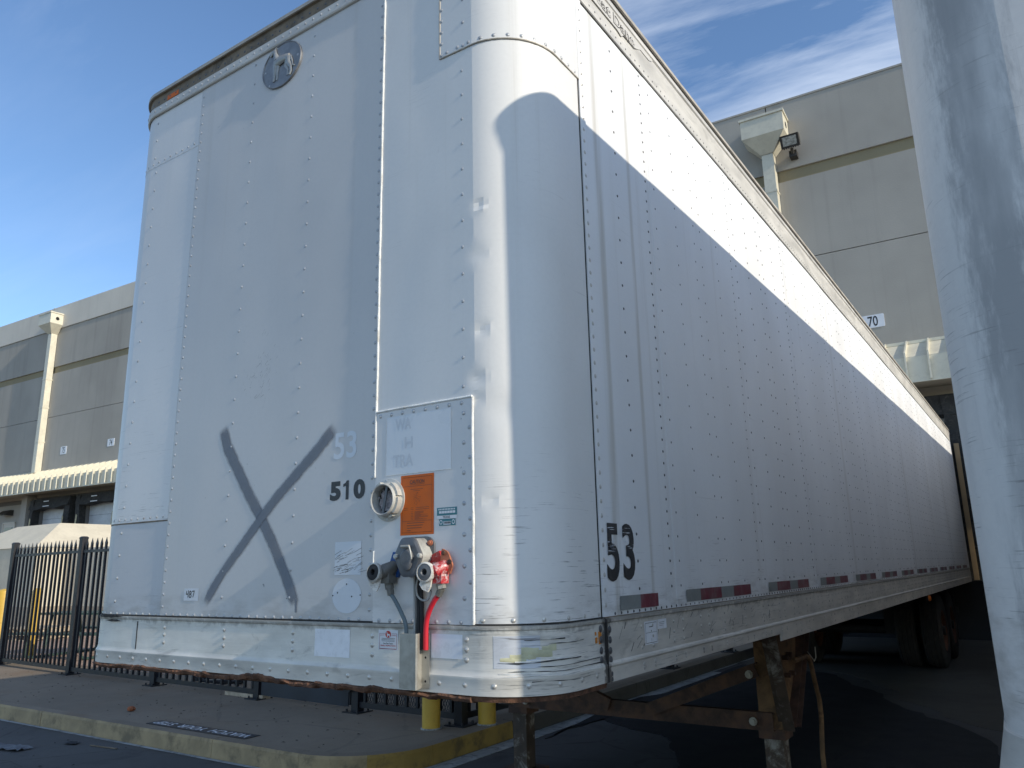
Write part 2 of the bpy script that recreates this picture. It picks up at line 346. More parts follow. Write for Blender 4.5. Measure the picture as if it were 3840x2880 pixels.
MT['door_white'] = simple('white_dock_door', (0.60, 0.62, 0.64), 0.5, 0, 0.08, 2, (0.4, 0.4, 0.4), 0.3)
MT['seal'] = simple('torn_black_dock_seal', (0.03, 0.029, 0.028), 0.85, 0, 0.35, 4, (0.085, 0.078, 0.07), 0.6, 0.6)
MT['foam'] = simple('exposed_foam', (0.52, 0.46, 0.30), 0.9, 0, 0.2, 10)
MT['frame_dark'] = simple('bronze_fixture', (0.05, 0.045, 0.04), 0.5, 0.3, 0.15)
MT['lens'] = simple('floodlight_lens', (0.38, 0.37, 0.33), 0.15, 0, 0.35, 18)
MT['sign'] = simple('white_sign_plate', (0.72, 0.74, 0.78), 0.4, 0, 0.04)
MT['ground'] = concrete_mat('yard_concrete', (0.098, 0.094, 0.09), (0.035, 0.033, 0.033), 0.65, 0.0, 0.6)
MT['walk'] = concrete_mat('footpath_concrete', (0.25, 0.20, 0.148), (0.16, 0.118, 0.078), 0.35, 0.35, 0.2)
MT['apron'] = concrete_mat('dock_apron_concrete', (0.10, 0.092, 0.078), (0.05, 0.045, 0.04), 0.5, 0.0, 0.3)
MT['dark_slab'] = concrete_mat('dark_concrete', (0.028, 0.028, 0.030), (0.012, 0.012, 0.013), 0.6, 0.0, 0.3)
MT['gutter'] = simple('pale_gutter_line', (0.34, 0.35, 0.34), 0.8, 0, 0.2, 6, (0.1, 0.1, 0.1), 0.7)
MT['kerb'] = simple('worn_yellow_kerb', (0.37, 0.28, 0.16), 0.8, 0, 0.18, 4, (0.11, 0.09, 0.06), 0.6, 0.5, 'obj', 3.0, 0.15)
MT['kerb2'] = simple('brighter_yellow_kerb', (0.34, 0.225, 0.06), 0.75, 0, 0.15, 4, (0.08, 0.065, 0.045), 0.6, 0.5, 'obj', 4.5, 0.15)
MT['bollard'] = simple('yellow_bollard_sleeve', (0.60, 0.38, 0.055), 0.45, 0, 0.06, 5, (0.35, 0.22, 0.05), 0.3)
MT['fence'] = simple('navy_black_fence', (0.010, 0.0115, 0.017), 0.5, 0.0, 0.2, 12)
MT['fence_plate'] = simple('navy_gate_plate', (0.022, 0.030, 0.045), 0.4, 0.2, 0.15, 3)
MT['hopper'] = simple('cream_stucco', (0.62, 0.56, 0.44), 0.85, 0, 0.06, 2, (0.50, 0.44, 0.34), 0.4, 0.3)
MT['hopper_low'] = simple('stained_stucco_base', (0.42, 0.35, 0.26), 0.9, 0, 0.15, 2, (0.2, 0.15, 0.1), 0.5)
MT['green'] = simple('green_coated_steel', (0.05, 0.085, 0.07), 0.4, 0.1, 0.12)
MT['pallet'] = simple('weathered_pallet_wood', (0.46, 0.38, 0.28), 0.8, 0, 0.2, 8, (0.2, 0.14, 0.09), 0.5)
MT['paper'] = simple('grey_newspaper', (0.15, 0.155, 0.165), 0.8, 0, 0.2, 40, (0.1, 0.1, 0.11), 0.6)
MT['brick_bit'] = simple('orange_brick', (0.32, 0.11, 0.05), 0.9, 0, 0.25, 40)
MT['leaf'] = simple('dry_leaf', (0.035, 0.028, 0.02), 0.8, 0, 0.3, 20)
MT['glass'] = simple('dark_window_glass', (0.05, 0.06, 0.07), 0.08)
MT['tan_jamb'] = simple('tan_dock_jamb', (0.38, 0.27, 0.15), 0.8, 0, 0.1, 3)


def paver_mat():
    k = NT('brick_pavers'); v = k.obj()
    b = k.n('ShaderNodeTexBrick'); k.put(v, b.inputs['Vector'])
    b.inputs['Scale'].default_value = 1.0; b.inputs['Brick Width'].default_value = 0.22; b.inputs['Row Height'].default_value = 0.11; b.inputs['Mortar Size'].default_value = 0.012
    b.inputs['Color1'].default_value = (0.40, 0.26, 0.19, 1); b.inputs['Color2'].default_value = (0.48, 0.34, 0.25, 1); b.inputs['Mortar'].default_value = (0.12, 0.09, 0.07, 1)
    k.set(color=b.outputs[0], rough=0.9, normal=k.bump(b.outputs[1], -0.5, 0.006))
    return k.m


MT['pavers'] = paver_mat()


def spray_mat():
    """grey spray paint: the UV runs along (u) and across (v) the stroke, the edges are dusty"""
    k = NT('grey_spray_paint'); s = k.sep(k.uv())
    n = k.noise(k.map(k.obj(), (45, 45, 45)), 1.0, 5, 0.7)
    n2 = k.noise(k.map(k.obj(), (380, 380, 380)), 1.0, 2, 0.7)
    d = k.math('ABSOLUTE', k.math('SUBTRACT', s[1], 0.5))
    d = k.math('ADD', d, k.math('MULTIPLY', k.math('SUBTRACT', n, 0.5), 0.16))
    d = k.math('ADD', d, k.math('MULTIPLY', k.math('SUBTRACT', n2, 0.5), 0.10))
    a = k.step(d, 0.20, 0.47, 0.93, 0.0)
    den = k.noise(k.map(k.obj(), (9, 9, 9)), 1.0, 4, 0.6)
    a = k.math('MULTIPLY', a, k.step(den, 0.3, 0.65, 0.78, 1.0))
    e = k.math('MULTIPLY', k.step(s[0], 0.0, 0.05), k.step(s[0], 0.95, 1.0, 1.0, 0.0))
    k.set(color=(0.205, 0.225, 0.255), rough=0.7, alpha=k.math('MULTIPLY', a, e))
    return k.m


MT['spray'] = spray_mat()


# ------------------------------------------------------------------ mesh helpers
class MB:
    def __init__(self): self.v = []; self.f = []; self.uv = {}

    def add(self, vs_, fs_, uvs=None):
        o = len(self.v); self.v += [tuple(p) for p in vs_]
        for i, f in enumerate(fs_):
            self.f.append(tuple(o + j for j in f))
            if uvs: self.uv[len(self.f) - 1] = [uvs[j] for j in f]
        return self

    def box(self, a, b, mtx=None):
        (x0, y0, z0), (x1, y1, z1) = a, b
        vs_ = [Vector(p) for p in ((x0, y0, z0), (x1, y0, z0), (x1, y1, z0), (x0, y1, z0), (x0, y0, z1), (x1, y0, z1), (x1, y1, z1), (x0, y1, z1))]
        if mtx: vs_ = [mtx @ p for p in vs_]
        return self.add(vs_, ((0, 3, 2, 1), (4, 5, 6, 7), (0, 1, 5, 4), (1, 2, 6, 5), (2, 3, 7, 6), (3, 0, 4, 7)))

    def beam(self, p, q, w, h, up=(0, 0, 1)):
        p, q = Vector(p), Vector(q); d = (q - p); L = d.length; d.normalize()
        s = d.cross(Vector(up))
        if s.length < 1e-4: s = d.cross(Vector((1, 0, 0)))
        s.normalize(); u = s.cross(d)
        m = Matrix((s, d, u)).transposed().to_4x4(); m.translation = p
        return self.box((-w / 2, 0, -h / 2), (w / 2, L, h / 2), m)

    def tube(self, pts, r, seg=8, cap=True):
        pts = [Vector(p) for p in pts]; rr = r if isinstance(r, (list, tuple)) else [r] * len(pts)
        rings = []; prev = None
        for i, p in enumerate(pts):
            d = (pts[min(i + 1, len(pts) - 1)] - pts[max(i - 1, 0)]).normalized()
            if prev is None:
                a = Vector((0, 0, 1)) if abs(d.z) < 0.9 else Vector((1, 0, 0))
                s = d.cross(a).normalized()
            else:
                s = (prev - d * prev.dot(d)).normalized()
            prev = s; t = d.cross(s)
            rings.append([p + (s * math.cos(2 * math.pi * j / seg) + t * math.sin(2 * math.pi * j / seg)) * rr[i] for j in range(seg)])
        vs_ = [q for g in rings for q in g]; fs_ = []
        for i in range(len(pts) - 1):
            for j in range(seg):
                k = (j + 1) % seg
                fs_.append((i * seg + j, (i + 1) * seg + j, (i + 1) * seg + k, i * seg + k))
        if cap:
            fs_.append(tuple(range(seg))); fs_.append(tuple(reversed(range((len(pts) - 1) * seg, len(pts) * seg))))
        return self.add(vs_, fs_)

    def lathe(self, prof, seg=24, mtx=None, close=True):
        """prof: (radius, height) pairs turned about local Z"""
        vs_ = []
        for (r, h) in prof:
            for j in range(seg):
                a = 2 * math.pi * j / seg
                p = Vector((r * math.cos(a), r * math.sin(a), h))
                vs_.append(mtx @ p if mtx else p)
        fs_ = []
        for i in range(len(prof) - 1):
            for j in range(seg):
                k = (j + 1) % seg
                fs_.append((i * seg + j, i * seg + k, (i + 1) * seg + k, (i + 1) * seg + j))
        if close:
            fs_.append(tuple(reversed(range(seg)))); fs_.append(tuple(range((len(prof) - 1) * seg, len(prof) * seg)))
        return self.add(vs_, fs_)

    def prism(self, poly, fn, h0, h1):
        """poly: 2-D outline; fn(a, b, h) -> world point"""
        n = len(poly)
        vs_ = [fn(a, b, h0) for a, b in poly] + [fn(a, b, h1) for a, b in poly]
        fs_ = [tuple(reversed(range(n))), tuple(range(n, 2 * n))] + [(i, (i + 1) % n, n + (i + 1) % n, n + i) for i in range(n)]
        return self.add(vs_, fs_)

    def build(self, name, mat, parent=None, smooth=None, **props):
        me = bpy.data.meshes.new(name); me.from_pydata(self.v, [], self.f)
        if self.uv:
            l = me.uv_layers.new(name='UVMap')
            for p in me.polygons:
                u = self.uv.get(p.index)
                if u:
                    for li, c in zip(p.loop_indices, u): l.data[li].uv = c
        me.materials.append(MT[mat])
        if smooth is not None:
            for p in me.polygons: p.use_smooth = True
            try: me.set_sharp_from_angle(angle=R(smooth))
            except Exception: pass
        me.update()
        o = bpy.data.objects.new(name, me); COL.objects.link(o)
        if parent: o.parent = parent
        for k, v in props.items(): o[k] = v
        return o


def empty(name, loc=(0, 0, 0), rz=0.0, rx=0.0, **props):
    o = bpy.data.objects.new(name, None); o.empty_display_size = 0.2; COL.objects.link(o)
    o.location = loc; o.rotation_euler = (rx, 0, rz)
    for k, v in props.items(): o[k] = v
    return o


def inst(name, mesh_obj, parent, loc=None, mtx=None, **props):
    o = bpy.data.objects.new(name, mesh_obj.data if hasattr(mesh_obj, 'data') else mesh_obj); COL.objects.link(o)
    o.parent = parent
    if mtx is not None: o.matrix_local = mtx
    elif loc is not None: o.location = loc
    for k, v in props.items(): o[k] = v
    return o


def tag(o, label, cat, group=None):
    o['label'] = label; o['category'] = cat
    if group: o['group'] = group
    return o


def struct(o): o['kind'] = 'structure'; return o


_txt = {}


def text2d(s, bold=0.0):
    """outline lettering as flat triangles: verts (x, y) scaled to a cap height of about 1, faces, width"""
    if (s, bold) in _txt: return _txt[(s, bold)]
    cu = bpy.data.curves.new('lettering', 'FONT'); cu.body = s; cu.offset = bold; cu.resolution_u = 4
    o = bpy.data.objects.new('lettering', cu); COL.objects.link(o)
    bpy.context.view_layer.update()
    me = bpy.data.meshes.new_from_object(o.evaluated_get(bpy.context.evaluated_depsgraph_get()))
    vs_ = [(v.co.x, v.co.y) for v in me.vertices]; fs_ = [tuple(p.vertices) for p in me.polygons]
    bpy.data.objects.remove(o); bpy.data.curves.remove(cu); bpy.data.meshes.remove(me)
    x0 = min(v[0] for v in vs_); x1 = max(v[0] for v in vs_); y0 = min(v[1] for v in vs_); y1 = max(v[1] for v in vs_)
    vs_ = [((x - x0) / (x1 - x0), (y - y0) / (y1 - y0)) for x, y in vs_]
    _txt[(s, bold)] = (vs_, fs_, (x1 - x0) / (y1 - y0))
    return _txt[(s, bold)]


def put_text(mb, s, a0, a1, b0, b1, fn, bold=0.0):
    vs_, fs_, asp = text2d(s, bold)
    mb.add([fn(a0 + (a1 - a0) * x, b0 + (b1 - b0) * y) for x, y in vs_], fs_)
    return mb


# ================================================================== ground and paving
g = MB().box((-300, -300, -0.3), (300, 400, 0.0)).build('ground', 'ground'); struct(g)
# concrete apron in front of the docks, and a darker patch under the parked trailers
ap = [(-3.0, 10.6), (-1.37, 10.25), (-0.65, 8.81), (-0.33, 8.02), (0.03, 7.71), (0.69, 6.65), (2.2, 5.6), (6.5, 4.2), (9, 16.4), (-3.0, 15.9)]
def wobble(poly, amp, n=10):
    out = []
    for (a, b), (c, d) in zip(poly, poly[1:] + poly[:1]):
        for i in range(n):
            t = i / n; x_, y_ = a + (c - a) * t, b + (d - b) * t; q = Vector((x_ * 0.9, y_ * 0.9, 0)); q2 = q * 3.7
            out.append((x_ + amp * (mnoise.noise(q) + 0.4 * mnoise.noise(q2)), y_ + amp * (mnoise.noise(q + Vector((9, 4, 2))) + 0.4 * mnoise.noise(q2 + Vector((3, 8, 1))))))
    return out


struct(MB().prism(wobble(ap, 0.28), lambda a, b, h: (a, b, h), 0.0, 0.004).build('dock_apron', 'apron'))
dark_slab = [(-2.8, 4.6), (-2.7, 5.5), (-1.75, 4.84), (-1.43, 4.33), (-1.2, 3.0), (-0.2, 1.7), (1.3, 1.9), (0.9, 4.5), (0.35, 6.9), (-0.1, 7.5), (-0.7, 8.4), (-1.5, 10.0), (-2.9, 10.4)]
struct(MB().prism(wobble(dark_slab, 0.24), lambda a, b, h: (a, b, h), 0.0, 0.0075).build('dark_ground_patch', 'dark_slab'))

# raised footpath with a rounded corner
KY, KX, KR = 2.44, -3.05, 0.75


def kerb_line(off, y_end=15.5, x_end=-60.0):
    pts = [(x_end, KY + off)]
    for i in range(13):
        a = -math.pi / 2 + (math.pi / 2) * i / 12
        pts.append((KX - KR + (KR - off) * math.cos(a), KY + KR + (KR - off) * math.sin(a)))
    pts.append((KX - off, y_end))
    return pts


in_line = kerb_line(0.12)
struct(MB().prism(in_line + [(-60, 15.5)], lambda a, b, h: (a, b, h), -0.05, 0.15).build('footpath', 'walk'))
kerb = struct(empty('kerb', (KX, KY, 0)))
# kerb stones: straight run, curve, return run
xs = [-30.0, -27, -24, -21, -18, -15.6, -13.2, -10.6, -7.85, -4.9, KX - KR]


def kerb_piece(line_pts, mat, name='kerb_stone'):
    mb = MB(); n = len(line_pts); prof = []
    for i, (p, nrm) in enumerate(line_pts):
        px, py = p; nx, ny = nrm
        prof.append([(px, py, -0.02), (px + nx * -0.006, py + ny * -0.006, 0.125), (px - nx * 0.014, py - ny * 0.014, 0.149), (px - nx * 0.119, py - ny * 0.119, 0.152), (px - nx * 0.119, py - ny * 0.119, -0.02)])
    vs_ = [Vector(q) - Vector((KX, KY, 0)) for r_ in prof for q in r_]; m = 5; fs_ = []
    for i in range(n - 1):
        for j in range(m):
            k = (j + 1) % m
            fs_.append((i * m + j, (i + 1) * m + j, (i + 1) * m + k, i * m + k))
    fs_.append(tuple(range(m - 1, -1, -1))); fs_.append(tuple(range((n - 1) * m, n * m)))
    mb.add(vs_, fs_)
    o = mb.build(name, mat, kerb); o.data.materials.append(MT['walk']); o.data.update()
    for p in o.data.polygons:
        if p.normal.z > 0.9: p.material_index = 1
    return o


for i in range(len(xs) - 1):
    a, b = xs[i] + 0.004, xs[i + 1] - 0.004
    kerb_piece([((a + (b - a) * t / 8, KY + 0.008 * mnoise.noise(Vector((a + t, 0, 0)))), (0, -1)) for t in range(9)], 'kerb')
arc = []
for i in range(17):
    a = -math.pi / 2 + (math.pi / 2) * i / 16
    arc.append(((KX - KR + KR * math.cos(a), KY + KR + KR * math.sin(a)), (math.cos(a), math.sin(a))))
kerb_piece(arc[:9], 'kerb'); kerb_piece(arc[8:], 'kerb2')
ys = [KY + KR, 4.35, 7.4, 10.2, 13.0, 15.5]
for a, b in zip(ys, ys[1:]):
    kerb_piece([((KX, a + 0.004), (1, 0)), ((KX, b - 0.004), (1, 0))], 'kerb2' if a < 4 else 'ground')
gl = MB(); o1 = kerb_line(-0.01); o2 = kerb_line(-0.055)
for i in range(len(o1) - 1):
    p, q, r_, s_ = o1[i], o1[i + 1], o2[i + 1], o2[i]
    gl.add([(*p, 0.003), (*q, 0.003), (*r_, 0.003), (*s_, 0.003)], [(0, 3, 2, 1)])
struct(gl.build('gutter_line', 'gutter'))
struct(MB().box((-2.99, 2.9, 0.0), (-2.86, 9.5, 0.004)).build('painted_line', 'gutter'))
struct(MB().box((-24, 4.9, 0.10), (-9.2, 9.6, 0.158)).build('paved_terrace', 'pavers'))

# ================================================================== semi trailer body
W = 2.59
A0 = R(5)
RA = 0.22 / (1 - math.sin(A0))            # corner radius, small kink where the corner sheet starts to turn
HF = W / 2 - 0.22                # half of the flat front
LA = RA * (math.pi / 2 - A0)     # length of the bent part
YS = RA * math.cos(A0)           # where the straight side starts


def path(u):
    """point and outward normal of the trailer outline, u = metres from the middle of the front, positive to the right"""
    s = 1 if u >= 0 else -1; a = abs(u)
    if a <= HF: x, y, nx, ny = a, 0.0, 0.0, -1.0
    elif a <= HF + LA:
        t = A0 + (a - HF) / RA
        x = HF - RA * math.sin(A0) + RA * math.sin(t); y = RA * math.cos(A0) - RA * math.cos(t); nx, ny = math.sin(t), -math.cos(t)
    else: x, y, nx, ny = W / 2, YS + (a - HF - LA), 1.0, 0.0
    return -W / 2 + s * x, y, s * nx, ny


def u_front(x): return x + W / 2
def u_side(y): return HF + LA + (y - YS)


def u_samples(u0, u1, flat=0.06, side=0.3):
    marks = sorted({u0, u1} | {b for b in (-HF - LA, -HF, HF, HF + LA) if u0 < b < u1})
    out = []
    for a, b in zip(marks, marks[1:]):
        mid = abs((a + b) / 2); st = flat if mid < HF else (0.021 if mid < HF + LA else side)
        n = max(1, math.ceil((b - a) / st))
        out += [a + (b - a) * i / n for i in range(n)]
    return out + [u1]


def bulge(u, z):
    """buckling of the thin front sheets between their posts, and a few shallow dents"""
    x = u - W / 2
    if abs(u) > HF + 0.05 or z < 1.36 or z > 3.96: return 0.0
    k = max(0.0, math.cos((abs(u) - HF + 0.2) / 0.25 * math.pi / 2)) if abs(u) > HF - 0.2 else 1.0
    p = math.sin(math.pi * (x + 1.11) / 0.412) ** 2
    n = mnoise.noise(Vector((x * 2.4, 3.7, z * 1.7)))
    n2 = mnoise.noise(Vector((x * 6.0, 9.1, z * 5.0)))
    e = min(1, (z - 1.36) / 0.1) * min(1, (3.96 - z) / 0.1)
    return (p * (0.0020 * n + 0.0006 * n2) + 0.0005 * n2) * k * e


def sheet(name, u0, u1, z0, z1, off, mat, parent, disp=None, dz=0.07, rim=0.004, flat=0.06, side=0.3, smooth=7.0):
    us = u_samples(u0, u1, flat, side); nz = max(1, math.ceil((z1 - z0) / dz)); zs = [z0 + (z1 - z0) * i / nz for i in range(nz + 1)]
    mb = MB(); vs_ = []; uvs = []
    for u in us:
        x, y, nx, ny = path(u)
        for z in zs:
            o = off + (disp(u, z) if disp else 0.0)
            vs_.append((x + nx * o, y + ny * o, z)); uvs.append((u + 10, z))
    m = len(zs); fs_ = []
    for i in range(len(us) - 1):
        for j in range(m - 1):
            fs_.append((i * m + j, (i + 1) * m + j, (i + 1) * m + j + 1, i * m + j + 1))
    border = [i * m for i in range(len(us))] + [(len(us) - 1) * m + j for j in range(1, m)] + [i * m + m - 1 for i in range(len(us) - 2, -1, -1)] + [j for j in range(m - 2, 0, -1)]
    n0 = len(vs_)
    def inner(idx):
        u = us[idx // m]; x, y, nx, ny = path(u); v = vs_[idx]
        return (v[0] - nx * rim, v[1] - ny * rim, v[2])
    for b_ in border: vs_.append(inner(b_)); uvs.append(uvs[b_])
    for i in range(len(border)):
        k = (i + 1) % len(border)
        fs_.append((border[k], border[i], n0 + i, n0 + k))
    mb.add(vs_, fs_, uvs)
    return mb.build(name, mat, parent, smooth=smooth)


def loft(name, u0, u1, prof, mat, parent, flat=0.25, side=0.5, smooth=25.0, fn=None, **props):
    """an extrusion that follows the outline; prof = (outward offset, height) from top to bottom"""
    us = u_samples(u0, u1, flat, side); m = len(prof); vs_ = []; uvs = []
    for u in us:
        x, y, nx, ny = path(u)
        for j, (o, z) in enumerate(prof):
            if fn: o, z = fn(u, j, o, z)
            vs_.append((x + nx * o, y + ny * o, z)); uvs.append((u + 10, z))
    fs_ = []
    for i in range(len(us) - 1):
        for j in range(m - 1): fs_.append((i * m + j, i * m + j + 1, (i + 1) * m + j + 1, (i + 1) * m + j))
    fs_.append(tuple(range(m))); fs_.append(tuple(range(len(us) * m - 1, (len(us) - 1) * m - 1, -1)))
    return MB().add(vs_, fs_, uvs).build(name, mat, parent, smooth=smooth, **props)


def dome_mesh(name, mat, seg=10, r=1.0, h=0.45):
    mb = MB(); prof = [(1.25 * r, 0.0), (1.18 * r, 0.10 * r), (0.98 * r, 0.12 * r), (0.82 * r, h * r * 0.62), (0.45 * r, h * r * 0.93), (0.10 * r, h * r)]
    mb.lathe(prof, seg); me_o = mb.build(name, mat, None, smooth=40)
    me = me_o.data; bpy.data.objects.remove(me_o)
    return me


RIV = {k: dome_mesh('rivet', k) for k in ('rivet', 'rivet_rail', 'rivet_dark')}


def riv_matrix(u, z, off, r):
    x, y, nx, ny = path(u)
    n = Vector((nx, ny, 0)); m = n.to_track_quat('Z', 'Y').to_matrix().to_4x4()
    m = m @ Matrix.Scale(r, 4); m.translation = Vector((x + nx * off, y + ny * off, z))
    return m


class Rivets:
    def __init__(self, root): self.l = []; self.root = root
    def add(self, u, z, off=0.0, r=0.006, kind='rivet', parent=None): self.l.append((u, z, off, r, kind, parent))

    def finish(self, limit=300):
        def size(t):
            x, y, nx, ny = path(t[0]); p = self.root.matrix_basis @ Vector((x, y, t[1])); d = CAM - p
            return t[3] / d.length * (0.2 + 0.8 * max(0, Vector((nx, ny, 0)).dot(d.normalized())))
        self.l.sort(key=size, reverse=True)
        for (u, z, off, r, kind, par) in self.l[:limit]:
            inst('rivet', RIV[kind], par or self.root, mtx=riv_matrix(u, z, off, r))
        for kind in RIV:
            mb = MB(); seg = 7; prof = [(1.15, 0.0), (0.85, 0.32), (0.25, 0.48)]
            for (u, z, off, r, k2, par) in self.l[limit:]:
                if k2 == kind: mb.lathe(prof, seg, riv_matrix(u, z, off, r))
            if mb.f: mb.build('rivet_rows', kind, self.root, smooth=50, kind='stuff')


def landing_gear(parent, leg_z=0.0, yl=3.35, sheet_bottom=1.12):
    for sx, xc in ((1, -0.32), (-1, -W + 0.32)):
        leg = MB()
        leg.box((xc - 0.075, yl - 0.075, 0.44 + leg_z), (xc + 0.075, yl + 0.075, 1.16))
        lg = leg.build('landing_leg', 'rust_light', parent)
        MB().box((xc - 0.06, yl - 0.06, 0.04 + leg_z), (xc + 0.06, yl + 0.06, 0.47 + leg_z)).build('lower_tube', 'peeled', lg)
        MB().box((xc - 0.085, yl - 0.085, 0.44 + leg_z), (xc + 0.085, yl + 0.085, 0.50 + leg_z)).build('collar', 'rust_steel', lg)
        MB().box((xc - 0.14, yl - 0.13, leg_z), (xc + 0.14, yl + 0.13, 0.045 + leg_z)).build('foot', 'rust_steel', lg)
        # wing plates that spread the leg up to the frame
        for sy in (-1, 1):
            fl = MB().beam((xc + sx * 0.082, yl + sy * 0.05, 0.50 + leg_z), (xc + sx * 0.082, yl + sy * (0.30 if sy < 0 else 0.58), 1.15), 0.012, 0.075, (sx, 0, 0))
            fl.beam((xc + sx * 0.11, yl + sy * 0.075, 0.50 + leg_z), (xc + sx * 0.11, yl + sy * (0.325 if sy < 0 else 0.605), 1.15), 0.07, 0.010, (0, 1, 0))
            fl.build('wing_brace', 'peeled' if sy < 0 else 'rust_steel', lg)
        pl = [(yl - 0.20, 1.15), (yl + 0.42, 1.15), (yl + 0.30, 0.86), (yl + 0.05, 0.62), (yl - 0.05, 0.62)]
        MB().prism(pl, lambda a, b, h: (xc + sx * (0.078 + h), a, b), 0.0, 0.008).build('gusset_plate', 'rust_light', lg)
        for (by, bz) in ((yl + 0.02, 1.06), (yl + 0.12, 1.07), (yl + 0.0, 0.93), (yl + 0.10, 0.94), (yl + 0.02, 0.82), (yl + 0.14, 0.82)):
            MB().tube([(xc + sx * 0.08, by, bz), (xc + sx * 0.125, by, bz)], 0.017, 6).build('bolt', 'rust_steel', lg)
    # cross bar with its two braces
    b = MB(); z = 0.545 + leg_z
    b.box((-W + 0.30, yl - 0.105, z - 0.055), (-0.30, yl - 0.095, z + 0.055)); b.box((-W + 0.30, yl - 0.095, z + 0.045), (-0.30, yl - 0.05, z + 0.055)); b.box((-W + 0.30, yl - 0.095, z - 0.055), (-0.30, yl - 0.05, z - 0.045))
    cb = b.build('cross_bar', 'rust_steel', parent)
    for sx in (-1, 1):
        xa, xb = -W / 2 + sx * 0.16, -W / 2 + sx * 0.92
        br = MB().beam((xa, yl - 0.118, z + 0.02), (xb, yl - 0.118, 0.86 + leg_z), 0.012, 0.085, (0, 0, 1)); br.beam((xa, yl - 0.10, z + 0.06), (xb, yl - 0.10, 0.90 + leg_z), 0.045, 0.010, (0, 0, 1))
        br.build('diagonal_brace', 'rust_steel', cb)
    for xb_ in (-0.42, -W + 0.42):
        for zz in (z, 0.83 + leg_z):
            MB().lathe([(0.026, 0), (0.026, 0.012), (0.016, 0.012), (0.016, 0.028)], 10, Matrix.Translation((xb_, yl - 0.122 + (0 if zz == z else -0.004), zz)) @ Matrix.Rotation(R(90), 4, 'X')).build('bolt', 'steel_plate', cb)
    # crank handle folded down on the right-hand leg
    ck = MB().tube([(-0.19, yl + 0.10, 0.90), (-0.17, yl + 0.36, 0.905), (-0.168, yl + 0.40, 0.895), (-0.165, yl + 0.43, 0.86), (-0.163, yl + 0.48, 0.73), (-0.16, yl + 0.54, 0.60), (-0.16, yl + 0.545, 0.50), (-0.16, yl + 0.51, 0.38), (-0.16, yl + 0.475, 0.27), (-0.16, yl + 0.48, 0.17), (-0.16, yl + 0.53, 0.05)], 0.0165, 8)
    ck.build('crank_handle', 'rust_light', parent, smooth=40)
    MB().tube([(-0.17, yl + 0.40, 0.93), (-0.155, yl + 0.50, 0.86), (-0.155, yl + 0.55, 0.88), (-0.155, yl + 0.555, 0.95)], 0.004, 6).build('crank_hook', 'steel_plate', parent, smooth=40)


def wheel_mesh():
    t = MB(); t.lathe([(0.29, -0.12), (0.36, -0.135), (0.46, -0.13), (0.495, -0.115), (0.515, -0.095), (0.505, -0.088), (0.518, -0.08), (0.52, -0.04), (0.508, -0.035), (0.508, -0.028), (0.52, -0.022), (0.52, 0.022), (0.508, 0.028), (0.508, 0.035), (0.52, 0.04), (0.518, 0.08), (0.505, 0.088), (0.515, 0.095), (0.495, 0.115), (0.46, 0.13), (0.36, 0.135), (0.29, 0.12)], 40, None, False)
    rm = MB(); rm.lathe([(0.29, 0.125), (0.275, 0.11), (0.26, 0.05), (0.20, 0.02), (0.15, 0.03), (0.12, 0.09), (0.09, 0.10), (0.02, 0.10)], 30, None, False)
    rm.lathe([(0.29, -0.125), (0.275, -0.11), (0.26, -0.05), (0.20, -0.02), (0.15, -0.01), (0.02, -0.01)], 30, None, False)
    for i in range(10):
        a = 2 * math.pi * i / 10
        rm.tube([(0.175 * math.cos(a), 0.175 * math.sin(a), 0.02), (0.175 * math.cos(a), 0.175 * math.sin(a), 0.055)], 0.016, 6)
    return t, rm


_wt, _wr = wheel_mesh()
WT = _wt.build('tyre', 'tyre', None, smooth=25); WR = _wr.build('rim', 'rim', None, smooth=30)
WT_ME, WR_ME = WT.data, WR.data
bpy.data.objects.remove(WT); bpy.data.objects.remove(WR)


def running_gear(parent, ys_=(11.35, 12.62), dz=0.0):
    for y in ys_:
        MB().tube([(-0.1, y, 0.52 + dz), (-W + 0.1, y, 0.52 + dz)], 0.065, 12).build('axle', 'dark_steel', parent, smooth=40)
        for xc, fl in ((-0.235, 1), (-0.575, -1), (-W + 0.235, -1), (-W + 0.575, 1)):
            m = Matrix.Translation((xc, y, 0.52 + dz)) @ Matrix.Rotation(R(90 * fl), 4, 'Y')
            wh = inst('wheel', WT_ME, parent, mtx=m)
            wh.name = 'tyre'; inst('rim', WR_ME, wh, mtx=Matrix.Identity(4))
    sf = MB()
    for x in (-0.78, -W + 0.78): sf.box((x - 0.05, 9.4, 0.86 + dz), (x + 0.05, 14.6, 1.04 + dz))
    for y in (9.5, 10.6, 12.0, 13.4, 14.5): sf.box((-W + 0.78, y - 0.05, 0.88 + dz), (-0.78, y + 0.05, 1.0 + dz))
    sf.build('slider_frame', 'dark_steel', parent)
    for y in ys_:
        MB().box((-0.9, y - 0.09, 0.46 + dz), (-0.74, y + 0.09, 0.9 + dz)).build('spring_hanger', 'dark_steel', parent)
    MB().tube([(-1.7, 9.1, 0.72 + dz), (-1.7, 10.0, 0.72 + dz)], 0.13, 16).build('air_tank', 'dark_steel', parent, smooth=40)
    for xf in (-0.42, -W + 0.42):
        MB().box((xf - 0.30, ys_[-1] + 0.85, 0.25 + dz), (xf + 0.30, ys_[-1] + 0.862, 0.95 + dz)).build('mud_flap', 'rubber', parent)


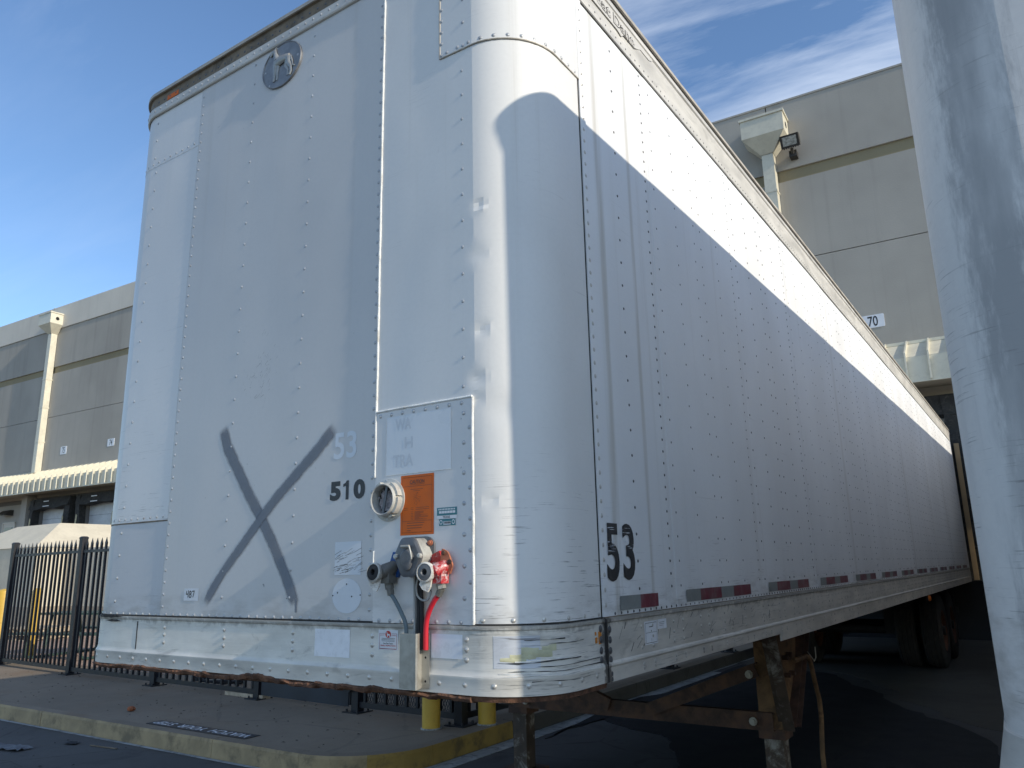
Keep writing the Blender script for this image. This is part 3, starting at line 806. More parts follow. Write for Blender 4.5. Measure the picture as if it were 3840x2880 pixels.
def underside(parent, L, zb, zf, y0=0.3):
    """floor, cross members and the upper coupler plate"""
    MB().box((-W + 0.02, y0, zf - 0.05), (-0.02, L - 0.05, zf)).build('floor', 'dark_steel', parent)
    y = 0.5; i = 0
    proto = MB().box((-W + 0.03, -0.025, zb + 0.025), (-0.03, 0.025, zf - 0.052)).build('cross_member', 'dark_steel', parent)
    proto.location = (0, y, 0)
    while y < L - 0.6:
        y += 0.46; inst('cross_member', proto, parent, loc=(0, y, 0))
    MB().box((-W + 0.35, 0.06, zb - 0.012), (-0.35, 1.25, zb + 0.02)).build('coupler_plate', 'dark_steel', parent)
    MB().lathe([(0.055, 0), (0.055, -0.05), (0.036, -0.055), (0.036, -0.075), (0.05, -0.08), (0.05, -0.095)], 16, Matrix.Translation((-W / 2, 0.92, zb - 0.012))).build('king_pin', 'dark_steel', parent, smooth=40)


def rear_end(parent, L, zb, zt, mat):
    f = MB()
    f.box((-W, L - 0.12, zb), (-W + 0.09, L, zt)); f.box((-0.09, L - 0.12, zb), (0, L, zt))
    f.box((-W + 0.09, L - 0.12, zt - 0.12), (-0.09, L, zt)); f.box((-W + 0.09, L - 0.12, zb), (-0.09, L, zb + 0.22))
    f.build('rear_frame', mat, parent)
    for a, b in ((-W + 0.095, -W / 2 - 0.005), (-W / 2 + 0.005, -0.095)):
        MB().box((a, L - 0.06, zb + 0.225), (b, L - 0.02, zt - 0.125)).build('rear_door', 'second', parent)
    MB().box((-W + 0.3, L - 0.06, 0.52), (-0.3, L, 0.62)).box((-W + 0.5, L - 0.05, 0.62), (-W + 0.58, L - 0.01, zb)).box((-0.58, L - 0.05, 0.62), (-0.5, L - 0.01, zb)).build('bumper_guard', 'dark_steel', parent)


LEN = 15.95
Z1 = 1.352           # foot of the sheets
UE = u_side(0.430)   # rear edge of the wrap-round corner sheets
XA, XC = -1.945, -0.672
T1 = tag(empty('semi_trailer', (0, 0, 0)), 'white box trailer with a grey sprayed X and number 510 on its nose', 'semi trailer')
riv = Rivets(T1)

# ---- front and corner sheets
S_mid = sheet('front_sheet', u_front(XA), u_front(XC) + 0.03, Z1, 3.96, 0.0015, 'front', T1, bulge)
S_l1 = sheet('corner_sheet', -UE, u_front(XA) + 0.03, Z1, 1.778, -0.0025, 'grey_sheet', T1, bulge)
S_l1['label'] = 'bare grey lower corner sheet with scrapes'
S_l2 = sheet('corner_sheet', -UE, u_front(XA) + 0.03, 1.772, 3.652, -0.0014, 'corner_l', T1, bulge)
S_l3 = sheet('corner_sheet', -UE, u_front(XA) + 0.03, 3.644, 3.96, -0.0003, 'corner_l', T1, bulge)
DENTS = [(-0.200, 2.80, 0.020, 0.006), (-0.185, 2.775, 0.012, -0.005), (-0.190, 2.33, 0.022, 0.007), (-0.170, 2.325, 0.012, -0.005), (-0.165, 1.745, 0.020, 0.006), (-0.150, 1.74, 0.011, -0.005), (-0.212, 2.16, 0.026, 0.007), (-0.214, 2.09, 0.022, 0.006), (-0.205, 2.61, 0.03, 0.004), (-0.13, 2.05, 0.05, 0.004), (-0.16, 1.50, 0.04, 0.003)]


def dented(u, z):
    d = bulge(u, z)
    for (x_, z_, r_, a_) in DENTS:
        q = ((u - u_front(x_)) ** 2 + (z - z_) ** 2) / (r_ * r_)
        if q < 6: d -= a_ * math.exp(-q)
    return d


S_r = sheet('corner_sheet', u_front(XC), UE, Z1, 3.96, 0.0030, 'corner_r', T1, dented, dz=0.016, flat=0.014)
S_top = sheet('patch_sheet', u_front(-0.374), UE - 0.004, 3.462, 3.957, 0.0055, 'corner_r', T1, bulge)
S_low = sheet('patch_sheet', u_front(XC) + 0.004, u_front(-0.232), Z1 + 0.006, 2.098, 0.0055, 'patch', T1, bulge)
S_low['label'] = 'riveted lower patch plate that carries the air and light couplings'


def fpt(x, z, off=0.0):
    return (x, -(off + (0.0015 if x < XC else 0.0) + bulge(u_front(x), z)), z)


def bead(name, pts, r, parent, mat='caulk', gaps=()):
    """a hand-run bead of sealant along (u, z) points"""
    out = []; seg = []
    for i in range(len(pts) - 1):
        (u0, z0), (u1, z1) = pts[i], pts[i + 1]; n = max(2, int(math.hypot(u1 - u0, z1 - z0) / 0.012))
        seg += [(u0 + (u1 - u0) * k / n, z0 + (z1 - z0) * k / n) for k in range(n)]
    seg.append(pts[-1]); P = []; rr = []
    for i, (u, z) in enumerate(seg):
        j = 0.0015 * mnoise.noise(Vector((u * 9, z * 9, 1.0)))
        x, y, nx, ny = path(u + j); o = 0.0045 + bulge(u, z)
        P.append((x + nx * o, y + ny * o, z + j)); rr.append(r * (1 + 0.35 * mnoise.noise(Vector((u * 60, z * 60, 4.0)))))
    return MB().tube(P, rr, 6).build(name, mat, parent, smooth=60)


uc = u_front(XC)
bead('sealant_bead', [(uc, 1.86), (uc, 3.955)], 0.0048, S_r)
bead('sealant_bead', [(uc, 1.50), (uc, 1.60)], 0.0042, S_r)
bead('sealant_bead', [(uc + 0.003, 2.100), (u_front(-0.232), 2.100)], 0.0048, S_low)
bead('sealant_bead', [(u_front(-0.232), 1.36), (u_front(-0.230), 2.098)], 0.0050, S_low)
bead('sealant_bead', [(u_front(-0.374), 3.955), (u_front(-0.374), 3.462), (UE - 0.01, 3.462)], 0.0040, S_top, 'tan_side')
loft('black_seam', u_front(XA) - 0.0035, u_front(XA) - 0.0002, [(-0.003, 3.955), (-0.0002, 3.954), (-0.0002, 1.362), (-0.003, 1.361)], 'grey_cast', T1)
loft('seam_cover', UE - 0.012, UE + 0.030, [(0.002, 3.86), (0.0075, 3.858), (0.0075, 1.362), (0.002, 1.36)], 'side', T1)
loft('black_seam', UE - 0.0215, UE - 0.0135, [(0.001, 3.95), (0.0040, 3.948), (0.0040, 1.354), (0.001, 1.352)], 'dark_gap', T1)
loft('black_seam', -UE, u_front(XA) + 0.001, [(-0.003, 1.777), (-0.0004, 1.776), (-0.0004, 1.7705), (-0.003, 1.770)], 'brown_strip', T1)

# ---- rivets of the nose
def col(x, z0, z1, dz, off, r, parent, kind='rivet', zstart=None):
    z = z0
    while z <= z1 + 1e-6:
        riv.add(u_front(x), z, off + bulge(u_front(x), z), r, kind, parent); z += dz


col(-1.522, 1.44, 3.93, 0.1035, 0.0015, 0.0060, S_mid)
col(-1.108, 1.44, 3.93, 0.1025, 0.0015, 0.0060, S_mid)
col(XA + 0.015, 1.40, 3.92, 0.0512, 0.0015, 0.0060, S_mid)
col(XC - 0.018, 1.40, 3.94, 0.0512, 0.0015, 0.0060, S_mid)
col(-0.270, 2.14, 3.44, 0.1025, 0.0022, 0.0068, S_r)
col(-0.262, 3.475, 3.94, 0.1025, 0.0055, 0.0066, S_top)
col(-0.366, 3.475, 3.94, 0.0512, 0.0055, 0.0066, S_top)
col(-2.316, 1.85, 3.62, 0.1035, -0.0014, 0.0064, S_l2)
col(-2.318, 1.42, 1.74, 0.1035, -0.0025, 0.0068, S_l1, 'rivet_rail')
col(-2.336, 3.70, 3.93, 0.104, -0.0003, 0.0064, S_l3)
col(-0.267, 1.44, 2.05, 0.1010, 0.0055, 0.0068, S_low)
col(-0.243, 1.49, 2.03, 0.1010, 0.0055, 0.0062, S_low)
x = -0.650
while x < -0.27: riv.add(u_front(x), 2.082, 0.0055 + bulge(u_front(x), 2.082), 0.0066, 'rivet', S_low); x += 0.0535
x = -0.640
while x < -0.27: riv.add(u_front(x), 1.366, 0.0055, 0.0064, 'rivet', S_low); x += 0.0512
x = -1.90
while x < -0.69: riv.add(u_front(x), 1.367, 0.0015, 0.0062, 'rivet', S_mid); x += 0.0505
u = -HF - LA * 0.8
while u < u_front(XA) - 0.02: riv.add(u, 1.366, -0.0025, 0.0062, 'rivet_rail', S_l1); u += 0.052
u = -HF - LA * 0.8
while u < u_front(XA) - 0.02:
    riv.add(u, 1.792, -0.0014, 0.0060, 'rivet', S_l2); riv.add(u, 3.664, -0.0003, 0.0060, 'rivet', S_l3); u += 0.0515
u = u_front(-0.20)
while u < UE - 0.03:
    riv.add(u, 1.372, 0.0022, 0.0072, 'rivet_rail', S_r); u += 0.098
u = u_front(-0.34)
while u < UE - 0.03: riv.add(u, 3.478, 0.0055, 0.0068, 'rivet', S_top); u += 0.052
z = 1.40
while z < 3.85: riv.add(UE + 0.010, z, 0.0075, 0.0068, 'rivet_rail', None); z += 0.0512

# ---- nose rail along the foot, splintered wood under it, top rail
nose = loft('nose_rail', -UE, UE, [(0.002, 1.357), (0.0085, 1.3555), (0.0095, 1.350), (0.0085, 1.345), (0.005, 1.341), (0.005, 1.222), (0.0075, 1.212), (0.0125, 1.204), (0.0125, 1.197), (0.0105, 1.192), (0.0105, 1.150), (0.0, 1.148)], 'alu', T1)
loft('rail_gap', -UE, UE, [(0.0, 1.3630), (0.0052, 1.3625), (0.0056, 1.3575), (0.002, 1.357)], 'dark_gap', T1)
loft('rail_gap', UE, u_side(LEN - 0.13), [(0.0, 1.3610), (0.0045, 1.3605), (0.0052, 1.3575), (0.002, 1.357)], 'brown_strip', T1)
for xx in (-1.896, -1.485, -1.075, -0.669, -0.261):
    for zz in (1.314, 1.284, 1.253): riv.add(u_front(xx), zz, 0.005, 0.0078, 'rivet_rail', nose)
u = -HF - 0.15
while u < UE - 0.06: riv.add(u, 1.1815 - 0.002, 0.0105, 0.0074, 'rivet_rail', nose); u += 0.1025
MB().box((-2.106, -0.0065, 1.20), (-2.100, -0.0045, 1.335)).build('rail_joint', 'dark_gap', nose)


def wood(u, j, o, z):
    n = mnoise.noise(Vector((u * 6, 1.3, 0))); n2 = mnoise.noise(Vector((u * 23, 7.7, 0))); n3 = mnoise.noise(Vector((u * 70, 2.2, 0)))
    if j in (1, 2): z += 0.014 * n + 0.008 * n2 + 0.004 * n3; o += 0.008 * n2 + 0.005 * n3
    elif j == 0: z += 0.014 * n + 0.008 * n2
    else: z += 0.010 * n2 + 0.006 * n + 0.004 * n3; o += 0.006 * n3
    return o, z


loft('splintered_edge', -HF - 0.12, u_front(-0.24), [(0.006, 1.150), (0.015, 1.150), (0.019, 1.145), (0.014, 1.134), (-0.02, 1.128)], 'wood_edge', T1, flat=0.011, fn=wood, smooth=15)
loft('nose_sill', -UE, UE, [(0.0, 1.149), (0.004, 1.146), (0.0, 1.132), (-0.06, 1.128)], 'wood_edge', T1)
top = loft('top_rail', -UE, UE, [(0.003, 3.953), (0.010, 3.956), (0.013, 3.962), (0.013, 4.004), (0.006, 4.008)], 'alu_clean', T1)
loft('roof_strip', -UE, UE, [(0.0055, 4.006), (0.0055, 4.068), (0.016, 4.074)], 'brown_strip', T1)
loft('roof_edge', -UE, UE, [(0.014, 4.072), (0.020, 4.074), (0.020, 4.092), (0.008, 4.100), (-0.05, 4.106)], 'tan_side', T1)
u = -HF - LA * 0.7
while u < UE: riv.add(u, 3.984, 0.013, 0.0062, 'rivet', top); riv.add(u + 0.02, 4.036, 0.0055, 0.0060, 'rivet_dark', top); u += 0.052
loft('orange_mark', u_front(-2.26), u_front(-2.16), [(0.006, 4.045), (0.0068, 4.044), (0.0068, 4.018), (0.006, 4.017)], 'orange', T1)

# ---- right side
edges = [0.430 + 0.03] + [1.092 + 1.2 * k for k in range(13)] 
edges = [e for e in edges if e < LEN - 0.4] + [LEN - 0.12]
for i, (a, b) in enumerate(zip(edges, edges[1:])):
    sheet('side_sheet', u_side(a) + (0.0 if i else -0.018), u_side(b) + 0.03, Z1, 3.87, 0.0006 + 0.0014 * (i % 2), 'side', T1, None, dz=0.9, rim=0.002, side=0.6)
side_r = loft('bottom_rail', UE + 0.002, u_side(2.52), [(0.002, 1.358), (0.011, 1.356), (0.012, 1.345), (0.006, 1.340), (0.006, 1.214), (0.012, 1.208), (0.014, 1.201), (0.010, 1.194), (0.010, 1.148), (0.0, 1.146)], 'alu_side', T1)
side_r2 = loft('bottom_rail', u_side(2.521), u_side(LEN - 0.12), [(0.002, 1.358), (0.011, 1.356), (0.012, 1.345), (0.006, 1.340), (0.006, 1.214), (0.012, 1.208), (0.014, 1.201), (0.010, 1.194), (0.010, 1.110), (0.0, 1.108)], 'alu_side', T1)
loft('seam_gap', UE - 0.004, UE + 0.0015, [(0.004, 1.356), (0.0135, 1.354), (0.0135, 1.15), (0.004, 1.148)], 'dark_gap', T1)
loft('top_rail', UE, u_side(LEN - 0.12), [(0.003, 3.862), (0.009, 3.866), (0.009, 3.955), (0.012, 3.962), (0.012, 4.012), (0.020, 4.018), (0.020, 4.040), (0.0085, 4.043), (0.0085, 4.060)], 'alu_clean', T1)
loft('rail_gap', UE + 0.03, u_side(LEN - 0.13), [(0.0, 3.8635), (0.0046, 3.863), (0.0046, 3.858), (0.0, 3.8575)], 'dark_gap', T1)
loft('roof_gap', UE, u_side(LEN - 0.12), [(0.007, 4.058), (0.0075, 4.072), (0.012, 4.076)], 'dark_gap', T1)
loft('roof_edge', UE, u_side(LEN - 0.12), [(0.010, 4.074), (0.019, 4.076), (0.019, 4.094), (0.008, 4.100), (-0.05, 4.106)], 'tan_side', T1)
zz0 = 1.40
for k in range(-1, 13):
    y0 = 1.044 + 1.2 * k
    cols = [(y0, 0.0508, 0.0), (y0 + 0.097, 0.1016, 0.0), (y0 + 0.348, 0.1016, 0), (y0 + 0.598, 0.1016, 0), (y0 + 0.694, 0.1016, 0), (y0 + 0.946, 0.1016, 0)]
    if k == -1: cols = [(0.733, 0.1016, 0.0)]
    for (yc, dz_, o_) in cols:
        if yc > LEN - 0.2: continue
        z = 1.447
        while z < 3.86:
            riv.add(u_side(yc), z, 0.001, 0.0056, 'rivet_dark'); z += dz_
y = 0.52
while y < LEN - 0.2:
    riv.add(u_side(y), 1.368, 0.001, 0.0052, 'rivet_dark'); riv.add(u_side(y + 0.02), 3.89, 0.009, 0.0045, 'rivet_dark')
    y += 0.0508 if y < 6 else 0.1016
y = 0.72
while y < LEN - 0.2:
    for dy in (0, 0.10):
        for zz in (1.31, 1.27, 1.235): riv.add(u_side(y + dy), zz, 0.006, 0.0066, 'rivet_rail')
        for zz in (1.178, 1.135 if y > 2.55 else 1.166): riv.add(u_side(y + dy), zz, 0.010, 0.0072, 'rivet_rail')
    y += 0.305
for zz in (1.325, 1.29, 1.255, 1.225, 1.18, 1.162):
    riv.add(UE - 0.035, zz, 0.006, 0.010, 'rivet_dark', None); riv.add(UE + 0.03, zz - 0.006, 0.007, 0.010, 'rivet_dark', None)
# left side, roof, floor, rear
sheet('side_sheet', -u_side(LEN - 0.12), -UE, Z1, 3.87, 0.0006, 'side', T1, None, dz=0.9, side=1.2)
loft('bottom_rail', -u_side(LEN - 0.12), -UE, [(0.002, 1.358), (0.011, 1.356), (0.006, 1.340), (0.006, 1.214), (0.014, 1.201), (0.010, 1.194), (0.010, 1.110), (0.0, 1.108)], 'alu_side', T1)
loft('top_rail', -u_side(LEN - 0.12), -UE, [(0.003, 3.862), (0.009, 3.866), (0.012, 4.012), (0.020, 4.040), (0.0085, 4.06), (0.019, 4.08), (-0.02, 4.106)], 'alu_clean', T1)
rf = [path(u)[:2] for u in u_samples(-u_side(LEN - 0.1), u_side(LEN - 0.1), 0.6, 4.0)]
cxr, cyr = -W / 2, LEN / 2
rf = [(cxr + (a - cxr) * 0.985, cyr + (b - cyr) * 0.997) for a, b in rf]
MB().prism(rf, lambda a, b, h: (a, b, h), 4.09, 4.108).build('roof', 'alu_clean', T1)
underside(T1, LEN, 1.13, 1.35)
rear_end(T1, LEN, 1.11, 4.10, 'alu_side')
landing_gear(T1)
running_gear(T1)
lm = MB().box((-0.02, 9.02, 1.03), (0.004, 9.10, 1.11)); lo = lm.build('marker_lamp_base', 'dark_steel', T1)
MB().lathe([(0.034, 0.0), (0.034, 0.018), (0.02, 0.028)], 12, Matrix.Translation((0.004, 9.06, 1.07)) @ Matrix.Rotation(R(90), 4, 'Y')).build('amber_lens', 'lamp_amber', lo, smooth=40)

riv.finish(300)

# ================================================================== lettering, stickers and couplings on the first trailer
def fdec(name, rects, off, mat, parent=T1, n=6):
    """flat stickers on the nose that follow the sheet: (x0, x1, z0, z1)"""
    mb = MB()
    for (x0, x1, z0, z1) in rects:
        nx_ = max(1, int((x1 - x0) / 0.03)); nz_ = max(1, int((z1 - z0) / 0.03)); vs_ = []
        for i in range(nx_ + 1):
            for j in range(nz_ + 1): vs_.append(fpt(x0 + (x1 - x0) * i / nx_, z0 + (z1 - z0) * j / nz_, off))
        mb.add(vs_, [(i * (nz_ + 1) + j, (i + 1) * (nz_ + 1) + j, (i + 1) * (nz_ + 1) + j + 1, i * (nz_ + 1) + j + 1) for i in range(nx_) for j in range(nz_)])
    return mb.build(name, mat, parent)


def ftext(name, items, off, mat, parent=T1, bold=0.0):
    mb = MB()
    for (s, x0, x1, z0, z1) in items: put_text(mb, s, x0, x1, z0, z1, lambda a, b: fpt(a, b, off), bold)
    return mb.build(name, mat, parent)


def stroke(name, pts, w, mat, parent, off=0.0012):
    P = []; n = 26
    seg = [Vector(p) for p in pts]
    L = [0]
    for a, b in zip(seg, seg[1:]): L.append(L[-1] + (b - a).length)
    N = 70; mb = MB(); vs_ = []; uvs = []
    for i in range(N + 1):
        d = L[-1] * i / N; k = max(j for j in range(len(L)) if L[j] <= d + 1e-9); k = min(k, len(seg) - 2)
        t = (d - L[k]) / (L[k + 1] - L[k]); p = seg[k].lerp(seg[k + 1], t)
        dr = (seg[k + 1] - seg[k]).normalized(); s = Vector((-dr.y, dr.x))
        if k > 0 and t < 0.15: dr = (dr + (seg[k] - seg[k - 1]).normalized()).normalized(); s = Vector((-dr.y, dr.x))
        ww = (w[0] + (w[1] - w[0]) * i / N) * (1 + 0.10 * mnoise.noise(Vector((i * 0.35, 2, p.x))))
        for j in range(5):
            q = p + s * ww * (j / 4 - 0.5); vs_.append(fpt(q.x, q.y, off)); uvs.append((i / N, j / 4))
    fs_ = [(i * 5 + j, i * 5 + j + 1, (i + 1) * 5 + j + 1, (i + 1) * 5 + j) for i in range(N) for j in range(4)]
    return mb.add(vs_, fs_, uvs).build(name, mat, parent)


X1 = stroke('sprayed_cross_stroke', [(-1.588, 2.158), (-1.545, 2.06), (-1.445, 1.93), (-1.385, 1.85), (-1.300, 1.752), (-1.215, 1.64), (-1.135, 1.52), (-1.068, 1.408)], (0.082, 0.070), 'spray', T1, 0.0014)
X2 = stroke('sprayed_cross_stroke', [(-0.885, 2.078), (-0.985, 1.99), (-1.10, 1.905), (-1.20, 1.83), (-1.300, 1.745), (-1.40, 1.65), (-1.51, 1.55), (-1.58, 1.475), (-1.632, 1.405)], (0.072, 0.058), 'spray', T1, 0.0022)
X3 = stroke('sprayed_cross_stroke', [(-1.069, 1.440), (-1.067, 1.385)], (0.020, 0.012), 'spray', T1, 0.0030)
X1['label'] = X2['label'] = X3['label'] = 'one stroke of the grey sprayed X'
nb = MB()
for (ch, a, b) in (('5', -0.905, -0.848), ('0', -0.782, -0.723)): put_text(nb, ch, a, b, 1.790, 1.862, lambda p, q: fpt(p, q, 0.0012), 0.055)
one = [(-0.822, 1.791), (-0.807, 1.791), (-0.807, 1.8615), (-0.8185, 1.8615), (-0.824, 1.8535), (-0.836, 1.849), (-0.836, 1.839), (-0.822, 1.8425)]
nb.add([fpt(a, b, 0.0012) for a, b in one], [tuple(range(len(one)))])
nb.build('number_510', 'num_dark', T1)
ftext('faded_number', [('53', -0.893, -0.772, 1.945, 2.048)], 0.0010, 'ghost_light', T1, 0.02)
# pale disc where a badge used to be, with its five screw holes
cv = [( -0.802 + 0.0735 * math.cos(2 * math.pi * i / 32), 1.447 + 0.061 * math.sin(2 * math.pi * i / 32)) for i in range(32)]
MB().add([fpt(a, b, 0.0012) for a, b in cv], [tuple(range(32))]).build('badge_ghost', 'ghost_light', T1)
hm = MB()
for (a, b) in ((-0.803, 1.488), (-0.848, 1.458), (-0.872, 1.448), (-0.776, 1.445), (-0.734, 1.450)):
    hm.add([fpt(a + 0.003 * math.cos(t * math.pi / 4), b + 0.003 * math.sin(t * math.pi / 4), 0.0017) for t in range(8)], [tuple(range(8))])
hm.build('screw_holes', 'hole', T1)
fdec('badge_ghost', [(-0.868, -0.735, 1.520, 1.638)], 0.0010, 'ghost_light')
# hand-written number card
card = fdec('number_card', [(-1.778, -1.676, 1.425, 1.476)], 0.0012, 'white')
cm_ = MB()
def pen(pts, w=0.0022):
    for (a, b), (c, d) in zip(pts, pts[1:]):
        dv = Vector((c - a, d - b)).normalized(); s = Vector((-dv.y, dv.x)) * w; e = dv * w * 0.7
        cm_.add([fpt(a - e.x + s.x, b - e.y + s.y, 0.0018), fpt(a - e.x - s.x, b - e.y - s.y, 0.0018), fpt(c + e.x - s.x, d + e.y - s.y, 0.0018), fpt(c + e.x + s.x, d + e.y + s.y, 0.0018)], [(0, 1, 2, 3)])
pen([(-1.760, 1.464), (-1.761, 1.452), (-1.747, 1.453)]); pen([(-1.747, 1.466), (-1.748, 1.440)])
pen([(-1.733 + 0.006 * math.sin(t * 0.7), 1.4585 + 0.006 * math.cos(t * 0.7)) for t in range(10)]); pen([(-1.733 + 0.007 * math.sin(t * 0.7), 1.4455 + 0.007 * math.cos(t * 0.7)) for t in range(10)])
pen([(-1.720, 1.464), (-1.706, 1.465), (-1.713, 1.441)])
cm_.build('handwriting_487', 'black', card)
# scuffed rectangle under the number
sc = MB()
for i in range(46):
    a = random.uniform(-0.875, -0.745); b = random.uniform(1.525, 1.60); l = random.uniform(0.012, 0.05); t = R(random.uniform(5, 40)); w_ = random.uniform(0.0003, 0.0007)
    sc.add([fpt(a, b - w_, 0.0016), fpt(a + l * math.cos(t), b + l * math.sin(t) * 0.6 - w_, 0.0016), fpt(a + l * math.cos(t), b + l * math.sin(t) * 0.6 + w_, 0.0016), fpt(a, b + w_, 0.0016)], [(0, 1, 2, 3)])
for i in range(70):
    a = random.gauss(-1.35, 0.05); b = random.gauss(2.35, 0.07); l = random.uniform(0.006, 0.03); t = R(random.uniform(20, 80)); w_ = 0.0004
    sc.add([fpt(a, b - w_, 0.0016), fpt(a + l * math.cos(t), b + l * math.sin(t) - w_, 0.0016), fpt(a + l * math.cos(t), b + l * math.sin(t) + w_, 0.0016), fpt(a, b + w_, 0.0016)], [(0, 1, 2, 3)])
sc.build('scratch_marks', 'num_dark', T1, kind='stuff')
# old white sheet with ghost lettering
gh = fdec('faded_sticker', [(-0.617, -0.320, 1.863, 2.072)], 0.0066, 'ghost', S_low)
for it in (('WA', -0.575, -0.500, 2.020, 2.062), ('H', -0.530, -0.492, 1.952, 1.992), ('TRA', -0.583, -0.490, 1.888, 1.932)): ftext('faded_lettering', [it], 0.0072, 'ghost_text', gh, 0.02)
fdec('faded_sticker_edge', [(-0.617, -0.3195, 1.861, 1.8632), (-0.618, -0.6165, 1.861, 2.072), (-0.3205, -0.3195, 1.985, 2.072)], 0.0072, 'caulk', gh)
# orange caution notice
orn = fdec('caution_notice', [(-0.545, -0.395, 1.649, 1.855)], 0.0068, 'orange', S_low)
O = 0.0074
fr = []
for (a, b, c, d) in ((-0.537, -0.403, 1.657, 1.847), (-0.537, -0.403, 1.657, 1.6965), (-0.537, -0.403, 1.815, 1.847)):
    t = 0.0011
    fr += [(a, b, c, c + t), (a, b, d - t, d), (a, a + t, c, d), (b - t, b, c, d)]
ink = fdec('printed_frame', fr, O, 'orange_ink', orn)
ftext('printed_words', [('CAUTION', -0.503, -0.437, 1.8235, 1.8370)], O, 'orange_ink', orn, 0.03)
rows = [(-0.503, -0.437, 1.8205, 1.8215)]
for (a, b, zc) in ((-0.50, -0.443, 1.8045), (-0.487, -0.457, 1.799)): rows.append((a, b, zc - 0.0007, zc + 0.0007))
for zc in (1.741, 1.735): rows += [(-0.530, -0.510, zc - 0.0006, zc + 0.0006), (-0.498, -0.485, zc - 0.0006, zc + 0.0006), (-0.475, -0.415, zc - 0.0006, zc + 0.0006)]
for i in range(11):
    zc = 1.7275 - i * 0.0027; rows += [(-0.497, -0.486, zc - 0.0005, zc + 0.0005)] if i % 2 == 0 else []
    rows.append((-0.480, -0.480 + random.uniform(0.02, 0.062), zc - 0.0005, zc + 0.0005))
for i, l in enumerate((0.078, 0.072, 0.066, 0.017)): rows.append((-0.514, -0.514 + l, 1.6885 - i * 0.0085, 1.6905 - i * 0.0085))
fdec('printed_lines', rows, O, 'orange_ink', orn)
gm = MB()
for i in range(60):
    a = random.uniform(0, 6.28); q = 0.017 * math.sqrt(random.random()); l = 0.0022
    x_, z_ = -0.4705 + q * math.cos(a), 1.772 + 1.25 * q * math.sin(a); t = random.uniform(0, 3.14)
    gm.add([fpt(x_ - l * math.cos(t) , z_ - l * math.sin(t), O), fpt(x_ + 0.0005, z_ - 0.0005, O), fpt(x_ + l * math.cos(t), z_ + l * math.sin(t), O), fpt(x_ - 0.0005, z_ + 0.0005, O)], [(0, 1, 2, 3)])
gm.build('printed_wheel', 'orange_ink', orn)
# teal and white plate sticker
tx = fdec('registration_sticker', [(-0.381, -0.296, 1.708, 1.734), (-0.372, -0.302, 1.674, 1.696)], 0.0068, 'teal', S_low)
fdec('sticker_field', [(-0.381, -0.296, 1.6965, 1.7075)] + [(-0.374 + i * 0.0066, -0.3695 + i * 0.0066, 1.7255, 1.7305) for i in range(11)] + [(-0.372 + i * 0.0117, -0.3612 + i * 0.0117, 1.7145, 1.7225) for i in range(6)] + [(-0.353, -0.3215, 1.677, 1.688)], 0.0073, 'white', tx)
ftext('printed_words', [('TEXAS', -0.356, -0.325, 1.6985, 1.7060)], 0.0077, 'black', tx, 0.02)
fdec('bar_code', [(-0.350 + i * 0.0022, -0.3490 + i * 0.0022 + 0.0004 * (i % 3), 1.6800, 1.6868) for i in range(13)], 0.0077, 'black', tx)
for cx_ in (-0.3635, -0.3105):
    MB().add([fpt(cx_ + 0.0068 * math.cos(i * 0.393), 1.6855 + 0.0075 * math.sin(i * 0.393), 0.0074) for i in range(16)], [tuple(range(16))]).build('round_seal', 'white', tx)
    MB().add([fpt(cx_ + 0.0044 * math.cos(i * 0.785), 1.6855 + 0.0048 * math.sin(i * 0.785), 0.0078) for i in range(8)], [tuple(range(8))]).build('round_seal_core', 'teal', tx)


# stickers on the nose rail
def rail_rect(name, rects, mat, parent, y=-0.0060):
    mb = MB()
    for (x0, x1, z0, z1) in rects: mb.add([(x0, y, z0), (x1, y, z0), (x1, y, z1), (x0, y, z1)], [(0, 1, 2, 3)])
    return mb.build(name, mat, parent)


rail_rect('blank_sticker', [(-0.955, -0.776, 1.237, 1.3315)], 'white_worn', nose)
rail_rect('blank_sticker', [(-0.404, -0.276, 1.2545, 1.329)], 'white_worn', nose)
insp = rail_rect('inspection_label', [(-0.639, -0.5495, 1.271, 1.3355)], 'white', nose)
t_ = 0.0010
rail_rect('printed_frame', [(-0.634, -0.555, 1.2735, 1.2757), (-0.634, -0.6328, 1.2735, 1.3245), (-0.5562, -0.555, 1.2735, 1.3245), (-0.634, -0.610, 1.3235, 1.3245), (-0.578, -0.555, 1.3235, 1.3245)], 'maroon', insp, -0.0065)
MB().add([(-0.594 + 0.0128 * math.cos(i * 2 * math.pi / 24), -0.0066, 1.3215 + 0.0115 * math.sin(i * 2 * math.pi / 24)) for i in range(24)], [tuple(range(24))]).build('round_logo', 'red_print', insp)
dg = [(-0.602, 1.3285), (-0.598, 1.3275), (-0.5955, 1.322), (-0.590, 1.3235), (-0.586, 1.3215), (-0.5855, 1.315), (-0.587, 1.3125), (-0.5885, 1.313), (-0.589, 1.3175), (-0.5945, 1.3175), (-0.597, 1.3125), (-0.599, 1.3125), (-0.5985, 1.319), (-0.600, 1.3245)]
MB().add([(a, -0.0070, b) for a, b in dg], [tuple(range(len(dg)))]).build('dog_logo', 'white', insp)
lt = MB()
for (s, a, b, c, d, bo) in (('QUALITY', -0.6305, -0.610, 1.3165, 1.3205, 0.0), ('CONTROL', -0.5785, -0.5585, 1.3165, 1.3205, 0.0), ('FINAL INSPECTION', -0.628, -0.5605, 1.2825, 1.2870, 0.02)): put_text(lt, s, a, b, c, d, lambda p, q: (p, -0.0066, q), bo)
lt.build('printed_words', 'red_print', insp)
lt = MB(); put_text(lt, 'Great Dane Trailers', -0.6165, -0.5725, 1.2895, 1.2945, lambda p, q: (p, -0.0066, q), 0.01)
